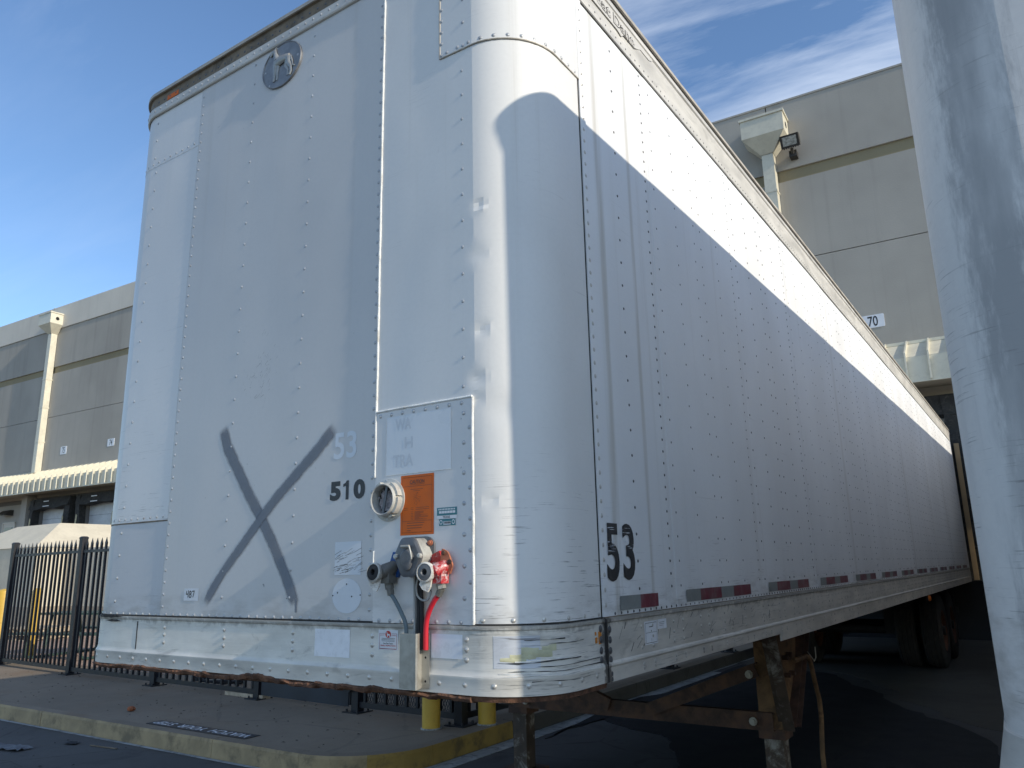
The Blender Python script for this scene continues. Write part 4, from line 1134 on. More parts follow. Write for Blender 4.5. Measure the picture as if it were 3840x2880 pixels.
for i, (a, b) in enumerate(((-0.624, -0.5625), (-0.6245, -0.5645), (-0.6235, -0.5645))): lt.add([(a, -0.0066, 1.3075 - i * 0.0043), (b, -0.0066, 1.3075 - i * 0.0043), (b, -0.0066, 1.3088 - i * 0.0043), (a, -0.0066, 1.3088 - i * 0.0043)], [(0, 1, 2, 3)])
lt.build('printed_words', 'num_dark', insp)
wst = loft('worn_sticker', u_front(-0.165), u_front(0) - 0.02, [(0.0052, 1.326), (0.0058, 1.325), (0.0058, 1.231), (0.0052, 1.230)], 'alu_patch', nose)
for (a, b, c, d, k) in ((0.02, 0.10, 1.250, 1.262, 3), (0.05, 0.13, 1.258, 1.272, 8), (0.085, 0.14, 1.268, 1.290, 5), (0.12, 0.185, 1.262, 1.284, 11), (0.15, 0.20, 1.280, 1.296, 17)):
    uu0 = u_front(-0.165)
    loft('paint_flake', uu0 + a, uu0 + b, [(0.0059, d), (0.0063, d - 0.001), (0.0063, c + 0.001), (0.0059, c)], 'yellow_paint', nose, flat=0.008, fn=lambda u, j, o, z, k=k: (o, z + 0.006 * mnoise.noise(Vector((u * 60, k * 3.1 + (0 if j < 2 else 5), 0)))))
for (a, b, c, d) in ((-0.075, -0.060, 1.280, 1.300), (-0.076, -0.066, 1.306, 1.318), (-0.052, -0.030, 1.276, 1.318)):
    loft('amber_chip', UE + a, UE + b, [(0.0055, d), (0.0062, d - 0.001), (0.0062, c + 0.001), (0.0055, c)], 'amber_chip', nose, flat=0.004, fn=lambda u, j, o, z: (o, z + 0.004 * mnoise.noise(Vector((u * 150, j // 2 * 4, 0)))))
for (a, b, zc, h, k, mt) in ((-0.10, 0.30, 1.2150, 0.0030, 1, 'alu_bright'), (-0.07, 0.34, 1.2190, 0.0022, 2, 'num_dark'), (-0.10, 0.20, 1.2480, 0.0026, 3, 'num_dark'), (-0.05, 0.17, 1.2520, 0.0020, 4, 'alu_bright'), (0.02, 0.33, 1.2360, 0.0016, 5, 'num_dark'), (-0.11, 0.27, 1.2065, 0.0020, 6, 'alu_bright'), (0.0, 0.25, 1.1890, 0.0014, 7, 'num_dark'), (0.06, 0.22, 1.300, 0.0014, 8, 'num_dark'), (-0.02, 0.12, 1.312, 0.0016, 9, 'num_dark')):
    o_ = 0.0131 if 1.19 < zc < 1.21 else (0.0110 if zc < 1.19 else (0.0118 if zc < 1.214 else 0.0078))
    loft('gouge', u_front(-0.05) + a, u_front(-0.05) + b, [(o_ - 0.002, zc + h), (o_, zc + h * 0.8), (o_, zc - h * 0.8), (o_ - 0.002, zc - h)], mt, nose, flat=0.012, fn=lambda u, j, o, z, k=k, zc=zc: (o, zc + (z - zc) * max(0.05, 0.5 + 1.6 * mnoise.noise(Vector((u * 22, k * 3.3, 0)))) + 0.006 * mnoise.noise(Vector((u * 7, k * 5.1, 1)))))
# black grime bleeding from the rail joints
gb = MB()
for (u0, u1, z0, z1, k) in ((-HF - 0.10, -HF + 0.16, 1.346, 1.362, 1), (-HF + 0.02, -HF + 0.14, 1.328, 1.345, 2)):
    n = 24; vs_ = []; off_ = 0.0135
    for i in range(n + 1):
        uu = u0 + (u1 - u0) * i / n; x_, y_, nx_, ny_ = path(uu); e = math.sin(math.pi * i / n)
        w_ = (z1 - z0) / 2 * e * (0.6 + 0.6 * mnoise.noise(Vector((uu * 40, k, 0)))); zc = (z0 + z1) / 2
        vs_ += [(x_ + nx_ * off_, y_ + ny_ * off_, zc - w_), (x_ + nx_ * off_, y_ + ny_ * off_, zc + w_)]
    gb.add(vs_, [(2 * i, 2 * i + 2, 2 * i + 3, 2 * i + 1) for i in range(n)])
gb.build('grime_marks', 'dark_gap', nose)

# ---- number, documents and reflectors on the right side
def spt(y, z, off): return (off, y, z)


mb = MB(); put_text(mb, '5', 0.474, 0.574, 1.478, 1.684, lambda a, b: spt(a, b, 0.0026), 0.03); put_text(mb, '3', 0.604, 0.705, 1.480, 1.686, lambda a, b: spt(a, b, 0.0026), 0.03)
mb.v = mb.v; n53 = mb.build('number_53', 'black', T1)
mb = MB()
for i in range(26):
    a = random.uniform(0.46, 0.70); b = random.choice([1.60, 1.607, 1.655, 1.66, 1.613]) + random.gauss(0, 0.006); l = random.uniform(0.02, 0.07); w_ = random.uniform(0.0006, 0.0022)
    mb.add([spt(a, b, 0.0032), spt(a + l * 0.5, b - w_, 0.0032), spt(a + l, b, 0.0032), spt(a + l * 0.6, b + w_, 0.0032)], [(0, 1, 2, 3)])
mb.build('scraped_lines', 'ghost', n53)


def sdec(name, rects, off, mat, parent=T1):
    mb = MB()
    for (y0, y1, z0, z1) in rects: mb.add([spt(y0, z0, off), spt(y1, z0, off), spt(y1, z1, off), spt(y0, z1, off)], [(0, 1, 2, 3)])
    return mb.build(name, mat, parent)


sdec('reflector_strip', [(0.560, 0.731, 1.376, 1.426)], 0.0045, 'refl_white'); sdec('reflector_strip', [(0.731, 0.894, 1.376, 1.426)], 0.0045, 'refl_red')
for k in range(12):
    y0 = 1.19 + 1.2 * k
    sdec('reflector_strip', [(y0, y0 + 0.166, 1.378, 1.428)], 0.0045, 'refl_white'); sdec('reflector_strip', [(y0 + 0.166, y0 + 0.436, 1.378, 1.428)], 0.0045, 'refl_red')
    sdec('reflector_strip', [(y0 + 0.436, y0 + 0.612, 1.378, 1.428)], 0.0045, 'refl_white'); sdec('reflector_strip', [(y0 + 0.612, y0 + 0.88, 1.378, 1.428)], 0.0045, 'refl_red')
doc = sdec('paper_notice', [(0.744, 0.862, 1.241, 1.3255), (0.866, 0.952, 1.290, 1.3262)], 0.0068, 'white_worn', side_r)
t_ = 0.0016
sdec('printed_frame', [(0.752, 0.854, 1.246, 1.2476), (0.752, 0.854, 1.318, 1.3196), (0.752, 0.7536, 1.246, 1.3196), (0.8524, 0.854, 1.246, 1.3196), (0.752, 0.854, 1.283, 1.2842), (0.785, 0.820, 1.303, 1.306), (0.801, 0.806, 1.286, 1.292), (0.802, 0.8034, 1.25, 1.262), (0.88, 0.93, 1.314, 1.3155), (0.88, 0.93, 1.308, 1.3092), (0.88, 0.92, 1.302, 1.3032)], 0.0073, 'num_dark', doc)
# dark scuffs on the rail
mb = MB()
for i in range(40):
    a = random.uniform(0.50, 2.4); b = random.uniform(1.22, 1.33); l = random.uniform(0.01, 0.05); h = random.uniform(0.01, 0.045); w_ = random.uniform(0.002, 0.008)
    mb.add([spt(a, b, 0.0066), spt(a + w_, b, 0.0066), spt(a + l + w_, min(1.335, b + h), 0.0066), spt(a + l, min(1.335, b + h), 0.0066)], [(0, 1, 2, 3)])
mb.build('scuff_marks', 'grey_cast', side_r, kind='stuff')

# ---- raised script name plate at the front of the side top rail
pl = [(0.445, 3.935), (0.80, 3.935), (0.845, 3.925), (0.875, 3.950), (0.985, 3.950), (1.03, 3.968), (1.06, 3.985), (1.16, 3.985), (1.195, 4.00), (1.21, 4.013), (0.445, 4.013)]
plate = MB().prism(pl, lambda a, b, h: spt(a, b, h), 0.012, 0.0155).build('name_plate', 'alu_clean', T1)
plate['label'] = 'raised name plate with script lettering on the side top rail'
for (wd_, a, b) in (('Great', 0.475, 0.738), ('Dane', 0.765, 0.990)):
    mb = MB(); put_text(mb, wd_, a, b, 3.9475, 4.006, lambda p, q: spt(p, q, 0.0158), 0.05); ls = mb.build('lettering', 'dark_gap', plate)  # bolder black copy paints shade around the raised letters
    mb = MB(); put_text(mb, wd_, a + 0.004, b - 0.004, 3.951, 4.003, lambda p, q: spt(p, q, 0.0170), 0.0); mb.build('lettering', 'alu_clean', plate)

# ---- round medallion with a standing dog in relief
MX, MZ = -1.322, 3.838
md = MB(); ring_o = []
FT = lambda x_, z_, o_: Vector(fpt(x_, z_, 0.0)) + Vector((0, -o_, 0))
N = 48
prof = [(1.0, 0.0), (1.0, 0.007), (0.985, 0.010), (0.955, 0.010), (0.945, 0.007)]
vs_ = [(MX + 0.136 * r_ * math.cos(2 * math.pi * i / N), -h - 0.001, MZ + 0.116 * r_ * math.sin(2 * math.pi * i / N)) for r_, h in prof for i in range(N)]
fs_ = [(k * N + i, k * N + (i + 1) % N, (k + 1) * N + (i + 1) % N, (k + 1) * N + i) for k in range(len(prof) - 1) for i in range(N)] + [tuple(range((len(prof) - 1) * N, len(prof) * N))]
medal = md.add(vs_, fs_).build('medallion', 'medal', T1, smooth=30)
dog = MB()
def limb(pts, rr):
    k0 = len(dog.v); dog.tube([(a, -y_, b) for a, b, y_ in pts], rr, 8); dog.v[k0:] = [(p[0], -0.008 + p[1] * 0.45, p[2]) for p in dog.v[k0:]]
limb([(-1.402, 3.912, .006), (-1.386, 3.925, .010), (-1.370, 3.926, .010)], [.006, .011, .010])                  # muzzle and head
limb([(-1.372, 3.934, .008), (-1.366, 3.905, .010), (-1.352, 3.872, .010)], [.009, .013, .021])                  # neck
limb([(-1.368, 3.936, .008), (-1.362, 3.946, .010)], [.006, .002])                                                 # ear
limb([(-1.366, 3.858, .008), (-1.330, 3.862, .010), (-1.295, 3.862, .010), (-1.268, 3.858, .009)], [.020, .026, .020, .017])
limb([(-1.360, 3.852, .010), (-1.366, 3.815, .008), (-1.368, 3.785, .006), (-1.372, 3.766, .005)], [.018, .010, .0075, .007])
limb([(-1.345, 3.848, .004), (-1.350, 3.812, .003), (-1.350, 3.783, .002), (-1.353, 3.766, .002)], [.014, .009, .007, .006])
limb([(-1.274, 3.858, .010), (-1.270, 3.828, .010), (-1.253, 3.800, .009), (-1.252, 3.775, .007), (-1.260, 3.760, .006)], [.019, .015, .009, .008, .008])
limb([(-1.284, 3.846, .004), (-1.290, 3.818, .003), (-1.274, 3.795, .003), (-1.276, 3.764, .002)], [.015, .011, .007, .006])
limb([(-1.258, 3.856, .009), (-1.246, 3.830, .008), (-1.240, 3.803, .007), (-1.226, 3.795, .006)], [.007, .005, .004, .003])
dog.build('dog_relief', 'medal_dog', medal, smooth=60)
for a, b in ((-1.437, 3.838), (-1.212, 3.845), (-1.402, 3.755), (-1.36, 3.94)):
    inst('rivet', RIV['rivet'], medal, mtx=Matrix.Translation((a, -0.0075, b)) @ Matrix.Rotation(R(90), 4, 'X') @ Matrix.Scale(0.0055, 4))

# ---- vent ring
FX = Matrix.Rotation(R(90), 4, 'X')
VX, VZ = -0.600, 1.775
vent = MB().lathe([(0.0745, 0.005), (0.0745, 0.0095), (0.062, 0.012), (0.058, 0.016), (0.0555, 0.042), (0.053, 0.045), (0.0500, 0.043), (0.0475, 0.012), (0.0475, 0.006)], 48, Matrix.Translation((VX, 0, VZ)) @ FX, False).build('vent_ring', 'cast_alu', T1, smooth=25)
for a0_, a1_, h in ((10, 62, 0.034), (-48, 4, 0.034), (110, 132, 0.030), (-75, -60, 0.026), (165, 190, 0.024)):
    mb = MB(); n = 7; poly = []
    for i in range(n): a = R(a0_ + (a1_ - a0_) * i / (n - 1)); poly.append((0.0665 * math.cos(a), 0.0665 * math.sin(a)))
    for i in range(n): a = R(a1_ + (a0_ - a1_) * i / (n - 1)); poly.append((0.0565 * math.cos(a), 0.0565 * math.sin(a)))
    mb.prism(poly, lambda p, q, hh: (VX + p, -hh, VZ + q), 0.010, h); mb.build('bayonet_lug', 'cast_alu', vent)
ins = MB(); vs_ = []; n = 14
for i in range(n + 1):
    for j in range(n + 1):
        a, b = -0.044 + 0.088 * i / n, -0.044 + 0.088 * j / n
        vs_.append((VX + a, -0.010 - 0.010 * (0.5 + mnoise.noise(Vector((a * 70, b * 70, 3)))) , VZ + b))
ins.add(vs_, [(i * (n + 1) + j, (i + 1) * (n + 1) + j, (i + 1) * (n + 1) + j + 1, i * (n + 1) + j + 1) for i in range(n) for j in range(n) if math.hypot(-0.044 + 0.088 * (i + .5) / n, -0.044 + 0.088 * (j + .5) / n) < 0.038 + 0.004 * math.sin(i * 3 + j)])
ins.build('wool_packing', 'insul', vent)
MB().add([(VX + 0.0480 * math.cos(i * 2 * math.pi / 24), -0.0072, VZ + 0.0480 * math.sin(i * 2 * math.pi / 24)) for i in range(24)], [tuple(range(24))]).build('vent_back', 'hole', vent)
MB().beam((VX - 0.006, -0.030, VZ - 0.047), (VX + 0.012, -0.030, VZ + 0.046), 0.010, 0.006, (0, 1, 0)).build('vent_bar', 'socket', vent)
for a, b in ((-0.010, 0.067), (-0.004, -0.067)):
    inst('rivet', RIV['rivet'], vent, mtx=Matrix.Translation((VX + a, -0.0095, VZ + b)) @ FX @ Matrix.Scale(0.0055, 4))

# ---- seven-way light socket
SX, SZ = -0.452, 1.574
def rpoly(pts, r=0.012, n=3):
    out = []; m = len(pts)
    for i in range(m):
        p, a, b = Vector(pts[i]), Vector(pts[i - 1]), Vector(pts[(i + 1) % m])
        d0 = (a - p).normalized() * r; d1 = (b - p).normalized() * r
        for k in range(n + 1):
            t = k / n; out.append(tuple((p + d0) * (1 - t) ** 2 + p * 2 * t * (1 - t) + (p + d1) * t ** 2))
    return out
bp = rpoly([(SX - 0.048, SZ + 0.068), (SX + 0.040, SZ + 0.068), (SX + 0.064, SZ + 0.050), (SX + 0.064, SZ - 0.036), (SX + 0.036, SZ - 0.066), (SX - 0.050, SZ - 0.066), (SX - 0.068, SZ - 0.02), (SX - 0.066, SZ + 0.04)])
sock = MB().prism(bp, lambda a, b, h: (a, -h, b), 0.0055, 0.013).build('light_socket', 'socket', T1)
def hexa(cx_, cz_, rx, rz, r=0.014): return rpoly([(cx_ + rx * a, cz_ + rz * b) for a, b in ((-0.46, 1), (0.46, 1), (1, 0.05), (0.52, -1), (-0.42, -1), (-1, 0.05))], r)
h0, h1, h2 = hexa(SX, SZ, 0.060, 0.063), hexa(SX + 0.004, SZ, 0.058, 0.060), hexa(SX + 0.006, SZ, 0.052, 0.054)
n = len(h0)
mb = MB(); mb.add([(a, -0.012, b) for a, b in h0] + [(a, -0.068, b) for a, b in h1], [(i, (i + 1) % n, n + (i + 1) % n, n + i) for i in range(n)])
mb.build('socket_housing', 'socket_worn', sock, smooth=30)
mb = MB(); h3 = hexa(SX + 0.004, SZ, 0.062, 0.064)
mb.add([(a, -0.068, b) for a, b in h3] + [(a, -0.076, b) for a, b in h3] + [(a, -0.080, b) for a, b in h2], [tuple(reversed(range(n)))] + [(i, (i + 1) % n, n + (i + 1) % n, n + i) for i in range(n)] + [(n + i, n + (i + 1) % n, 2 * n + (i + 1) % n, 2 * n + i) for i in range(n)] + [tuple(range(2 * n, 3 * n))])
lid = mb.build('socket_lid', 'socket', sock, smooth=25)
tear = [(SX + 0.006 + 0.027 * math.cos(a) * (1 if math.sin(a) > -0.2 else 0.86), SZ - 0.004 + (0.030 if math.sin(a) > 0 else 0.040) * math.sin(a)) for a in [2 * math.pi * i / 28 for i in range(28)]]
mb = MB(); mb.add([(a, -0.080, b) for a, b in tear] + [(a, -0.087, b) for a, b in tear] + [(SX + 0.006 + (a - SX - 0.006) * 0.8, -0.090, SZ + (b - SZ) * 0.8) for a, b in tear], [(i, (i + 1) % 28, 28 + (i + 1) % 28, 28 + i) for i in range(28)] + [(28 + i, 28 + (i + 1) % 28, 56 + (i + 1) % 28, 56 + i) for i in range(28)] + [tuple(range(56, 84))])
mb.build('plug_flap', 'socket', lid, smooth=25)
MB().tube([(SX - 0.012, -0.091, SZ + 0.034), (SX + 0.022, -0.091, SZ + 0.034)], 0.0055, 10).build('hinge_spring', 'steel_plate', lid, smooth=40)
MB().tube([(SX + 0.022, -0.091, SZ + 0.034), (SX + 0.027, -0.096, SZ + 0.034), (SX + 0.033, -0.096, SZ + 0.018), (SX + 0.036, -0.095, SZ + 0.0), (SX + 0.034, -0.092, SZ - 0.006)], 0.0026, 6).build('spring_clip', 'cast_alu', lid, smooth=40)
for a in (-0.058, 0.062):
    MB().lathe([(0.0085, 0.076), (0.0085, 0.086), (0.005, 0.088)], 8, Matrix.Translation((SX + 0.006 + a * 0.86, 0, SZ + 0.003)) @ FX).build('lid_bolt', 'cast_alu', lid)
MB().lathe([(0.0095, 0.013), (0.0095, 0.018), (0.006, 0.019), (0.006, 0.025)], 10, Matrix.Translation((SX + 0.050, 0, SZ + 0.046)) @ FX).build('mounting_bolt', 'copper', sock)


# ---- air couplings
def gladhand(px, pz, body, ringm, bracket, flip, name):
    g_ = MB().beam((px + 0.035 * flip, -0.012, pz + 0.055), (px + 0.008 * flip, -0.012, pz - 0.012), 0.052, 0.012, (0, 1, 0)).build(name, bracket, T1)
    b_ = MB(); b_.tube([(px + 0.018, -0.014, pz + 0.018), (px + 0.012, -0.032, pz + 0.008), (px, -0.046, pz), (px - 0.012, -0.050, pz - 0.004)], [0.020, 0.024, 0.026, 0.020], 12); b_.box((px - 0.012, -0.052, pz - 0.040), (px + 0.026, -0.012, pz - 0.006))
    b_.build('coupling_body', body, g_, smooth=35)
    ax = Vector((-0.02, -1.0, 0.12) if flip > 0 else (0.12, -0.99, 0.06)).normalized()
    m = ax.to_track_quat('Z', 'Y').to_matrix().to_4x4(); m.translation = Vector((px - 0.026, -0.062, pz - 0.004))
    MB().lathe([(0.020, -0.026), (0.027, -0.012), (0.0325, 0.0), (0.0325, 0.013), (0.0275, 0.016), (0.0265, 0.010)], 24, m, False).build('coupling_ring', ringm, g_, smooth=35)
    MB().lathe([(0.0270, 0.006), (0.0265, 0.0145), (0.012, 0.0175), (0.0090, 0.014), (0.0090, 0.002)], 24, m, False).build('rubber_seal', 'rubber' if flip > 0 else 'socket', g_, smooth=35)
    MB().lathe([(0.0092, 0.0025), (0.0005, 0.0025)], 12, m, False).build('air_port', 'hole', g_)
    fan = [(0.000, -0.026), (-0.018, -0.022), (-0.040, -0.028), (-0.046, -0.042), (-0.034, -0.058), (-0.014, -0.066), (-0.004, -0.050)]
    MB().prism(fan, lambda a, b, h: (px - 0.008 + a, -0.054 - h + 0.15 * a, pz + b), 0.0, 0.006).build('locking_lug', 'chipped', g_)
    MB().tube([(px + 0.004, -0.030, pz - 0.034), (px + 0.010, -0.030, pz - 0.058)], 0.0155, 6).build('hex_fitting', 'steel_plate' if flip < 0 else body, g_)
    MB().tube([(px + 0.010, -0.030, pz - 0.056), (px + 0.016 * (1 if flip > 0 else -0.2), -0.030, pz - 0.078)], 0.0120, 8).build('hose_nut', body if flip > 0 else 'grey_cast', g_, smooth=35)
    return g_


GL = gladhand(-0.578, 1.530, 'grey_cast', 'cast_alu', 'blue', 1, 'air_coupling'); GL['label'] = 'grey air coupling on a blue bracket'
GR = gladhand(-0.352, 1.528, 'red', 'chipped', 'red', -1, 'air_coupling'); GR['label'] = 'red air coupling with chipped white paint'
MB().prism(rpoly([(-0.345, 1.600), (-0.320, 1.588), (-0.300, 1.545), (-0.312, 1.515), (-0.332, 1.540), (-0.352, 1.552)], 0.006), lambda a, b, h: (a, -h, b), 0.019, 0.026).build('copper_tag', 'copper', GR)
for a, b in ((-0.336, 1.585), (-0.310, 1.556)):
    MB().lathe([(0.008, 0.026), (0.008, 0.031), (0.004, 0.032)], 8, Matrix.Translation((a, 0, b)) @ FX).build('bolt', 'rust_steel', GR)
def hose(name, pts, r, mat):
    P = [Vector(p) for p in pts]; out = []
    for i in range(len(P) - 1):
        p0, p1, p2, p3 = P[max(i - 1, 0)], P[i], P[i + 1], P[min(i + 2, len(P) - 1)]
        for k in range(8):
            t = k / 8; out.append(0.5 * ((2 * p1) + (-p0 + p2) * t + (2 * p0 - 5 * p1 + 4 * p2 - p3) * t * t + (-p0 + 3 * p1 - 3 * p2 + p3) * t ** 3))
    out.append(P[-1]); return MB().tube(out, r, 10).build(name, mat, T1, smooth=50)


hose('red_hose', [(-0.354, -0.030, 1.452), (-0.372, -0.032, 1.432), (-0.396, -0.030, 1.395), (-0.408, -0.028, 1.355), (-0.411, -0.026, 1.28)], 0.0088, 'red_hose')
hose('blue_grey_hose', [(-0.562, -0.030, 1.454), (-0.545, -0.030, 1.436), (-0.517, -0.028, 1.395), (-0.498, -0.026, 1.355), (-0.492, -0.024, 1.28)], 0.0072, 'blue_hose')
hose('black_cable', [(-0.445, -0.030, 1.512), (-0.446, -0.024, 1.46), (-0.447, -0.020, 1.40), (-0.446, -0.022, 1.28)], 0.0085, 'rubber')
hose('black_cable', [(-0.436, -0.026, 1.512), (-0.434, -0.022, 1.44), (-0.431, -0.020, 1.38), (-0.430, -0.022, 1.28)], 0.0075, 'rubber')
hose('grey_cable', [(-0.456, -0.032, 1.512), (-0.461, -0.026, 1.47), (-0.463, -0.022, 1.40), (-0.460, -0.022, 1.28)], 0.0042, 'grey_cable')
hose('grey_cable', [(-0.436, -0.036, 1.508), (-0.444, -0.036, 1.482), (-0.442, -0.034, 1.452), (-0.424, -0.032, 1.436), (-0.400, -0.032, 1.436), (-0.386, -0.034, 1.452), (-0.380, -0.038, 1.468)], 0.0034, 'grey_cable')
# folded channel over the hoses
sec = [(-0.502, -0.011), (-0.500, -0.052), (-0.428, -0.056), (-0.424, -0.052), (-0.4365, -0.016), (-0.405, -0.016)]
sec_in = [(-0.406, -0.0135), (-0.4395, -0.0135), (-0.4275, -0.0505), (-0.430, -0.0535), (-0.4975, -0.050), (-0.4995, -0.011)]
cover = MB().prism(sec + sec_in, lambda a, b, h: (a, b, h), 1.160, 1.331).build('hose_cover', 'steel_plate', T1)
inst('rivet', RIV['rivet_rail'], cover, mtx=Matrix.Translation((-0.420, -0.016, 1.312)) @ FX @ Matrix.Scale(0.0078, 4))
for zc in (1.255, 1.182):
    MB().lathe([(0.004, 0.0163), (0.001, 0.0164)], 8, Matrix.Translation((-0.420, 0, zc)) @ FX).build('screw_hole', 'hole', cover)

# ================================================================== the trailer parked alongside
T2X, T2YAW = 1.168 + W, math.atan(0.031)
T2 = tag(empty('semi_trailer', (T2X, 0.058, 0.0), T2YAW, R(0.30)), 'scuffed grey-white box trailer parked close beside the one with the X', 'semi trailer')
Z2 = 1.140
TD = -0.035        # the second trailer's roof is a little lower
for (a, b) in ((-UE, u_front(-1.93)), (u_front(-1.93), u_front(-0.66)), (u_front(-0.66), UE)):
    sheet('front_sheet', a, b, Z2, 3.76 + TD, 0.001 if a < -1 or a > 0.4 else 0.0, 'second', T2, None, dz=0.3, side=0.2)
r2 = Rivets(T2)
for xx in (-1.93, -1.52, -1.10, -0.67):
    z = 1.2
    while z < 3.7: r2.add(u_front(xx), z, 0.0012, 0.006, 'rivet'); z += 0.1
for s in (-1, 1):
    z = 1.14
    while z < 3.7: r2.add(s * (UE - 0.02), z, 0.001, 0.007, 'rivet_rail'); z += 0.055
loft('nose_rail', -UE, UE, [(0.000, 1.150), (0.006, 1.146), (0.010, 1.12), (0.022, 1.07), (0.040, 0.99), (0.044, 0.955), (0.040, 0.93), (0.0, 0.925)], 'alu_second', T2)
loft('nose_sill', -UE, UE, [(0.0, 0.93), (-0.01, 0.90), (-0.08, 0.90)], 'rust_steel', T2)
loft('top_rail', -UE, UE, [(0.002, 3.755 + TD), (0.010, 3.76 + TD), (0.010, 3.80 + TD), (0.016, 3.805 + TD), (0.016, 3.835 + TD), (-0.04, 3.842 + TD)], 'alu_clean', T2)
L2 = 15.9
for s in (-1, 1):
    a, b = sorted((s * UE, s * u_side(L2 - 0.12)))
    sheet('side_sheet', a, b, Z2, 3.68 + TD, 0.0006, 'second_side', T2, None, dz=0.9, side=1.2)
    loft('bottom_rail', a, b, [(0.002, 1.11), (0.011, 1.108), (0.006, 1.09), (0.006, 0.99), (0.012, 0.98), (0.010, 0.93), (0.0, 0.928)], 'alu_second', T2)
    loft('top_rail', a, b, [(0.003, 3.672 + TD), (0.009, 3.676 + TD), (0.012, 3.80 + TD), (0.018, 3.815 + TD), (0.012, 3.838 + TD), (-0.03, 3.842 + TD)], 'alu_clean', T2)
MB().prism([(cxr + (a - cxr) * 0.985, cyr + (b - cyr) * 0.99) for a, b in [path(u)[:2] for u in u_samples(-u_side(L2 - 0.1), u_side(L2 - 0.1), 0.6, 4.0)]], lambda a, b, h: (a, b, h), 3.825 + TD, 3.846 + TD).build('roof', 'alu_clean', T2)
r2.finish(120)
underside(T2, L2, 0.93, 1.10)
rear_end(T2, L2, 0.93, 3.83, 'alu_side')
landing_gear(T2, -0.03)
running_gear(T2, dz=-0.13)

# ================================================================== warehouse with loading docks
BA = math.atan(0.045)
B = tag(empty('warehouse', (-1, 16.7, 0), BA), 'long grey-beige concrete warehouse with cream awnings over its loading docks', 'building')
BM = Matrix.Translation((-1, 16.7, 0)) @ Matrix.Rotation(BA, 4, 'Z')
XSTEP = -14.0
joints = [-60.4, -52.17, -43.95, -35.73, -27.3, -18.9, -10.5, -2.08, 6.4, 14.8, 23.2]
G = 0.012
for a, b in zip(joints, joints[1:]):
    for (z0, z1, y0, mt, nm) in ((0.0, 5.0, 0.0, 'wall', 'lower_panel'), (5.0, 6.25, 0.002, 'beige_wall', 'header_panel'), (6.25, 8.755, 0.0, 'wall', 'wall_panel'), (8.775, 10.88, 0.0, 'wall', 'wall_panel'), (10.88, 11.20, 0.055, 'band', 'recess_band'), (11.20, 13.08, 0.0, 'wall', 'wall_panel')):
        MB().box((a + G, y0, z0), (b - G, 0.30, z1)).build(nm, mt, B)
    if b <= XSTEP: MB().box((a + G, -0.045, 13.08), (b - G, 0.30, 14.2)).build('parapet', 'parapet', B)
MB().box((joints[0], 0.10, 0), (joints[-1], 0.2999, 13.0)).build('joint_backing', 'wall', B)
MB().box((joints[0], 0.301, 0), (joints[-1], 40, 12.9)).build('building_mass', 'wall', B)
MB().box((joints[0], -0.012, 13.08), (XSTEP, -0.001, 13.09)).build('drip_edge', 'parapet', B)
MB().box((XSTEP + 3.4, -0.02, 13.081), (joints[-1], 0.32, 13.13)).build('roof_coping', 'wall', B)
for a in joints[:6]: MB().box((a - 0.05, -0.055, 14.19), (a + 0.05, 0.30, 14.215)).build('coping_clip', 'parapet', B)


def awning(x0, x1, pitch, ribx0):
    P = 1.2; zt, ze, zb = 6.24, 5.66, 5.14
    aw = MB().add([(x0, 0, zt), (x1, 0, zt), (x1, -P, ze), (x0, -P, ze), (x0, 0, zt - 0.03), (x1, 0, zt - 0.03), (x1, -P + 0.02, ze - 0.03), (x0, -P + 0.02, ze - 0.03)], [(0, 3, 2, 1), (4, 5, 6, 7)]).build('awning', 'cream', B)
    MB().box((x0, -P, zb), (x1, -P + 0.02, ze - 0.001)).build('fascia', 'cream', aw)
    MB().box((x0, -P - 0.012, zb - 0.03), (x1, -P + 0.03, zb)).build('fascia_trim', 'cream', aw)
    MB().add([(x0, -P + 0.02, zb + 0.004), (x1, -P + 0.02, zb + 0.004), (x1, 0, zb + 0.06), (x0, 0, zb + 0.06)], [(0, 1, 2, 3)]).build('soffit', 'beige_wall', aw)
    for xe in (x0 + 0.01, x1 - 0.01):
        MB().prism([(0, zt), (0, zb + 0.06), (-P, zb), (-P, ze)], lambda a, b, h: (xe + h, a, b), -0.008, 0.008).build('awning_end', 'cream', aw)
    rib = MB(); sl = math.atan2(zt - ze, P); n = Vector((0, -math.sin(sl), math.cos(sl)))
    rib.prism([(0, zt - 0.005), (-P, ze - 0.005), (-P, zb + 0.004), (-P - 0.085, zb + 0.004), (-P - 0.085, ze + 0.075), (-0.01, zt + 0.075)], lambda a, b, h: (h, a, b), -0.016, 0.016)
    ro = rib.build('awning_rib', 'cream', aw); x = ribx0; ro.location = (x, 0, 0); x += pitch
    while x < x1 - 0.05: inst('awning_rib', ro, aw, loc=(x, 0, 0)); x += pitch
    MB().box((x0, -0.06, zt - 0.02), (x1, 0.0, zt + 0.05)).build('wall_flashing', 'cream', aw)
    return aw


awning(-48.0, -22.0, 0.432, -47.9)
awning(-6.0, 12.0, 0.432, -5.66)


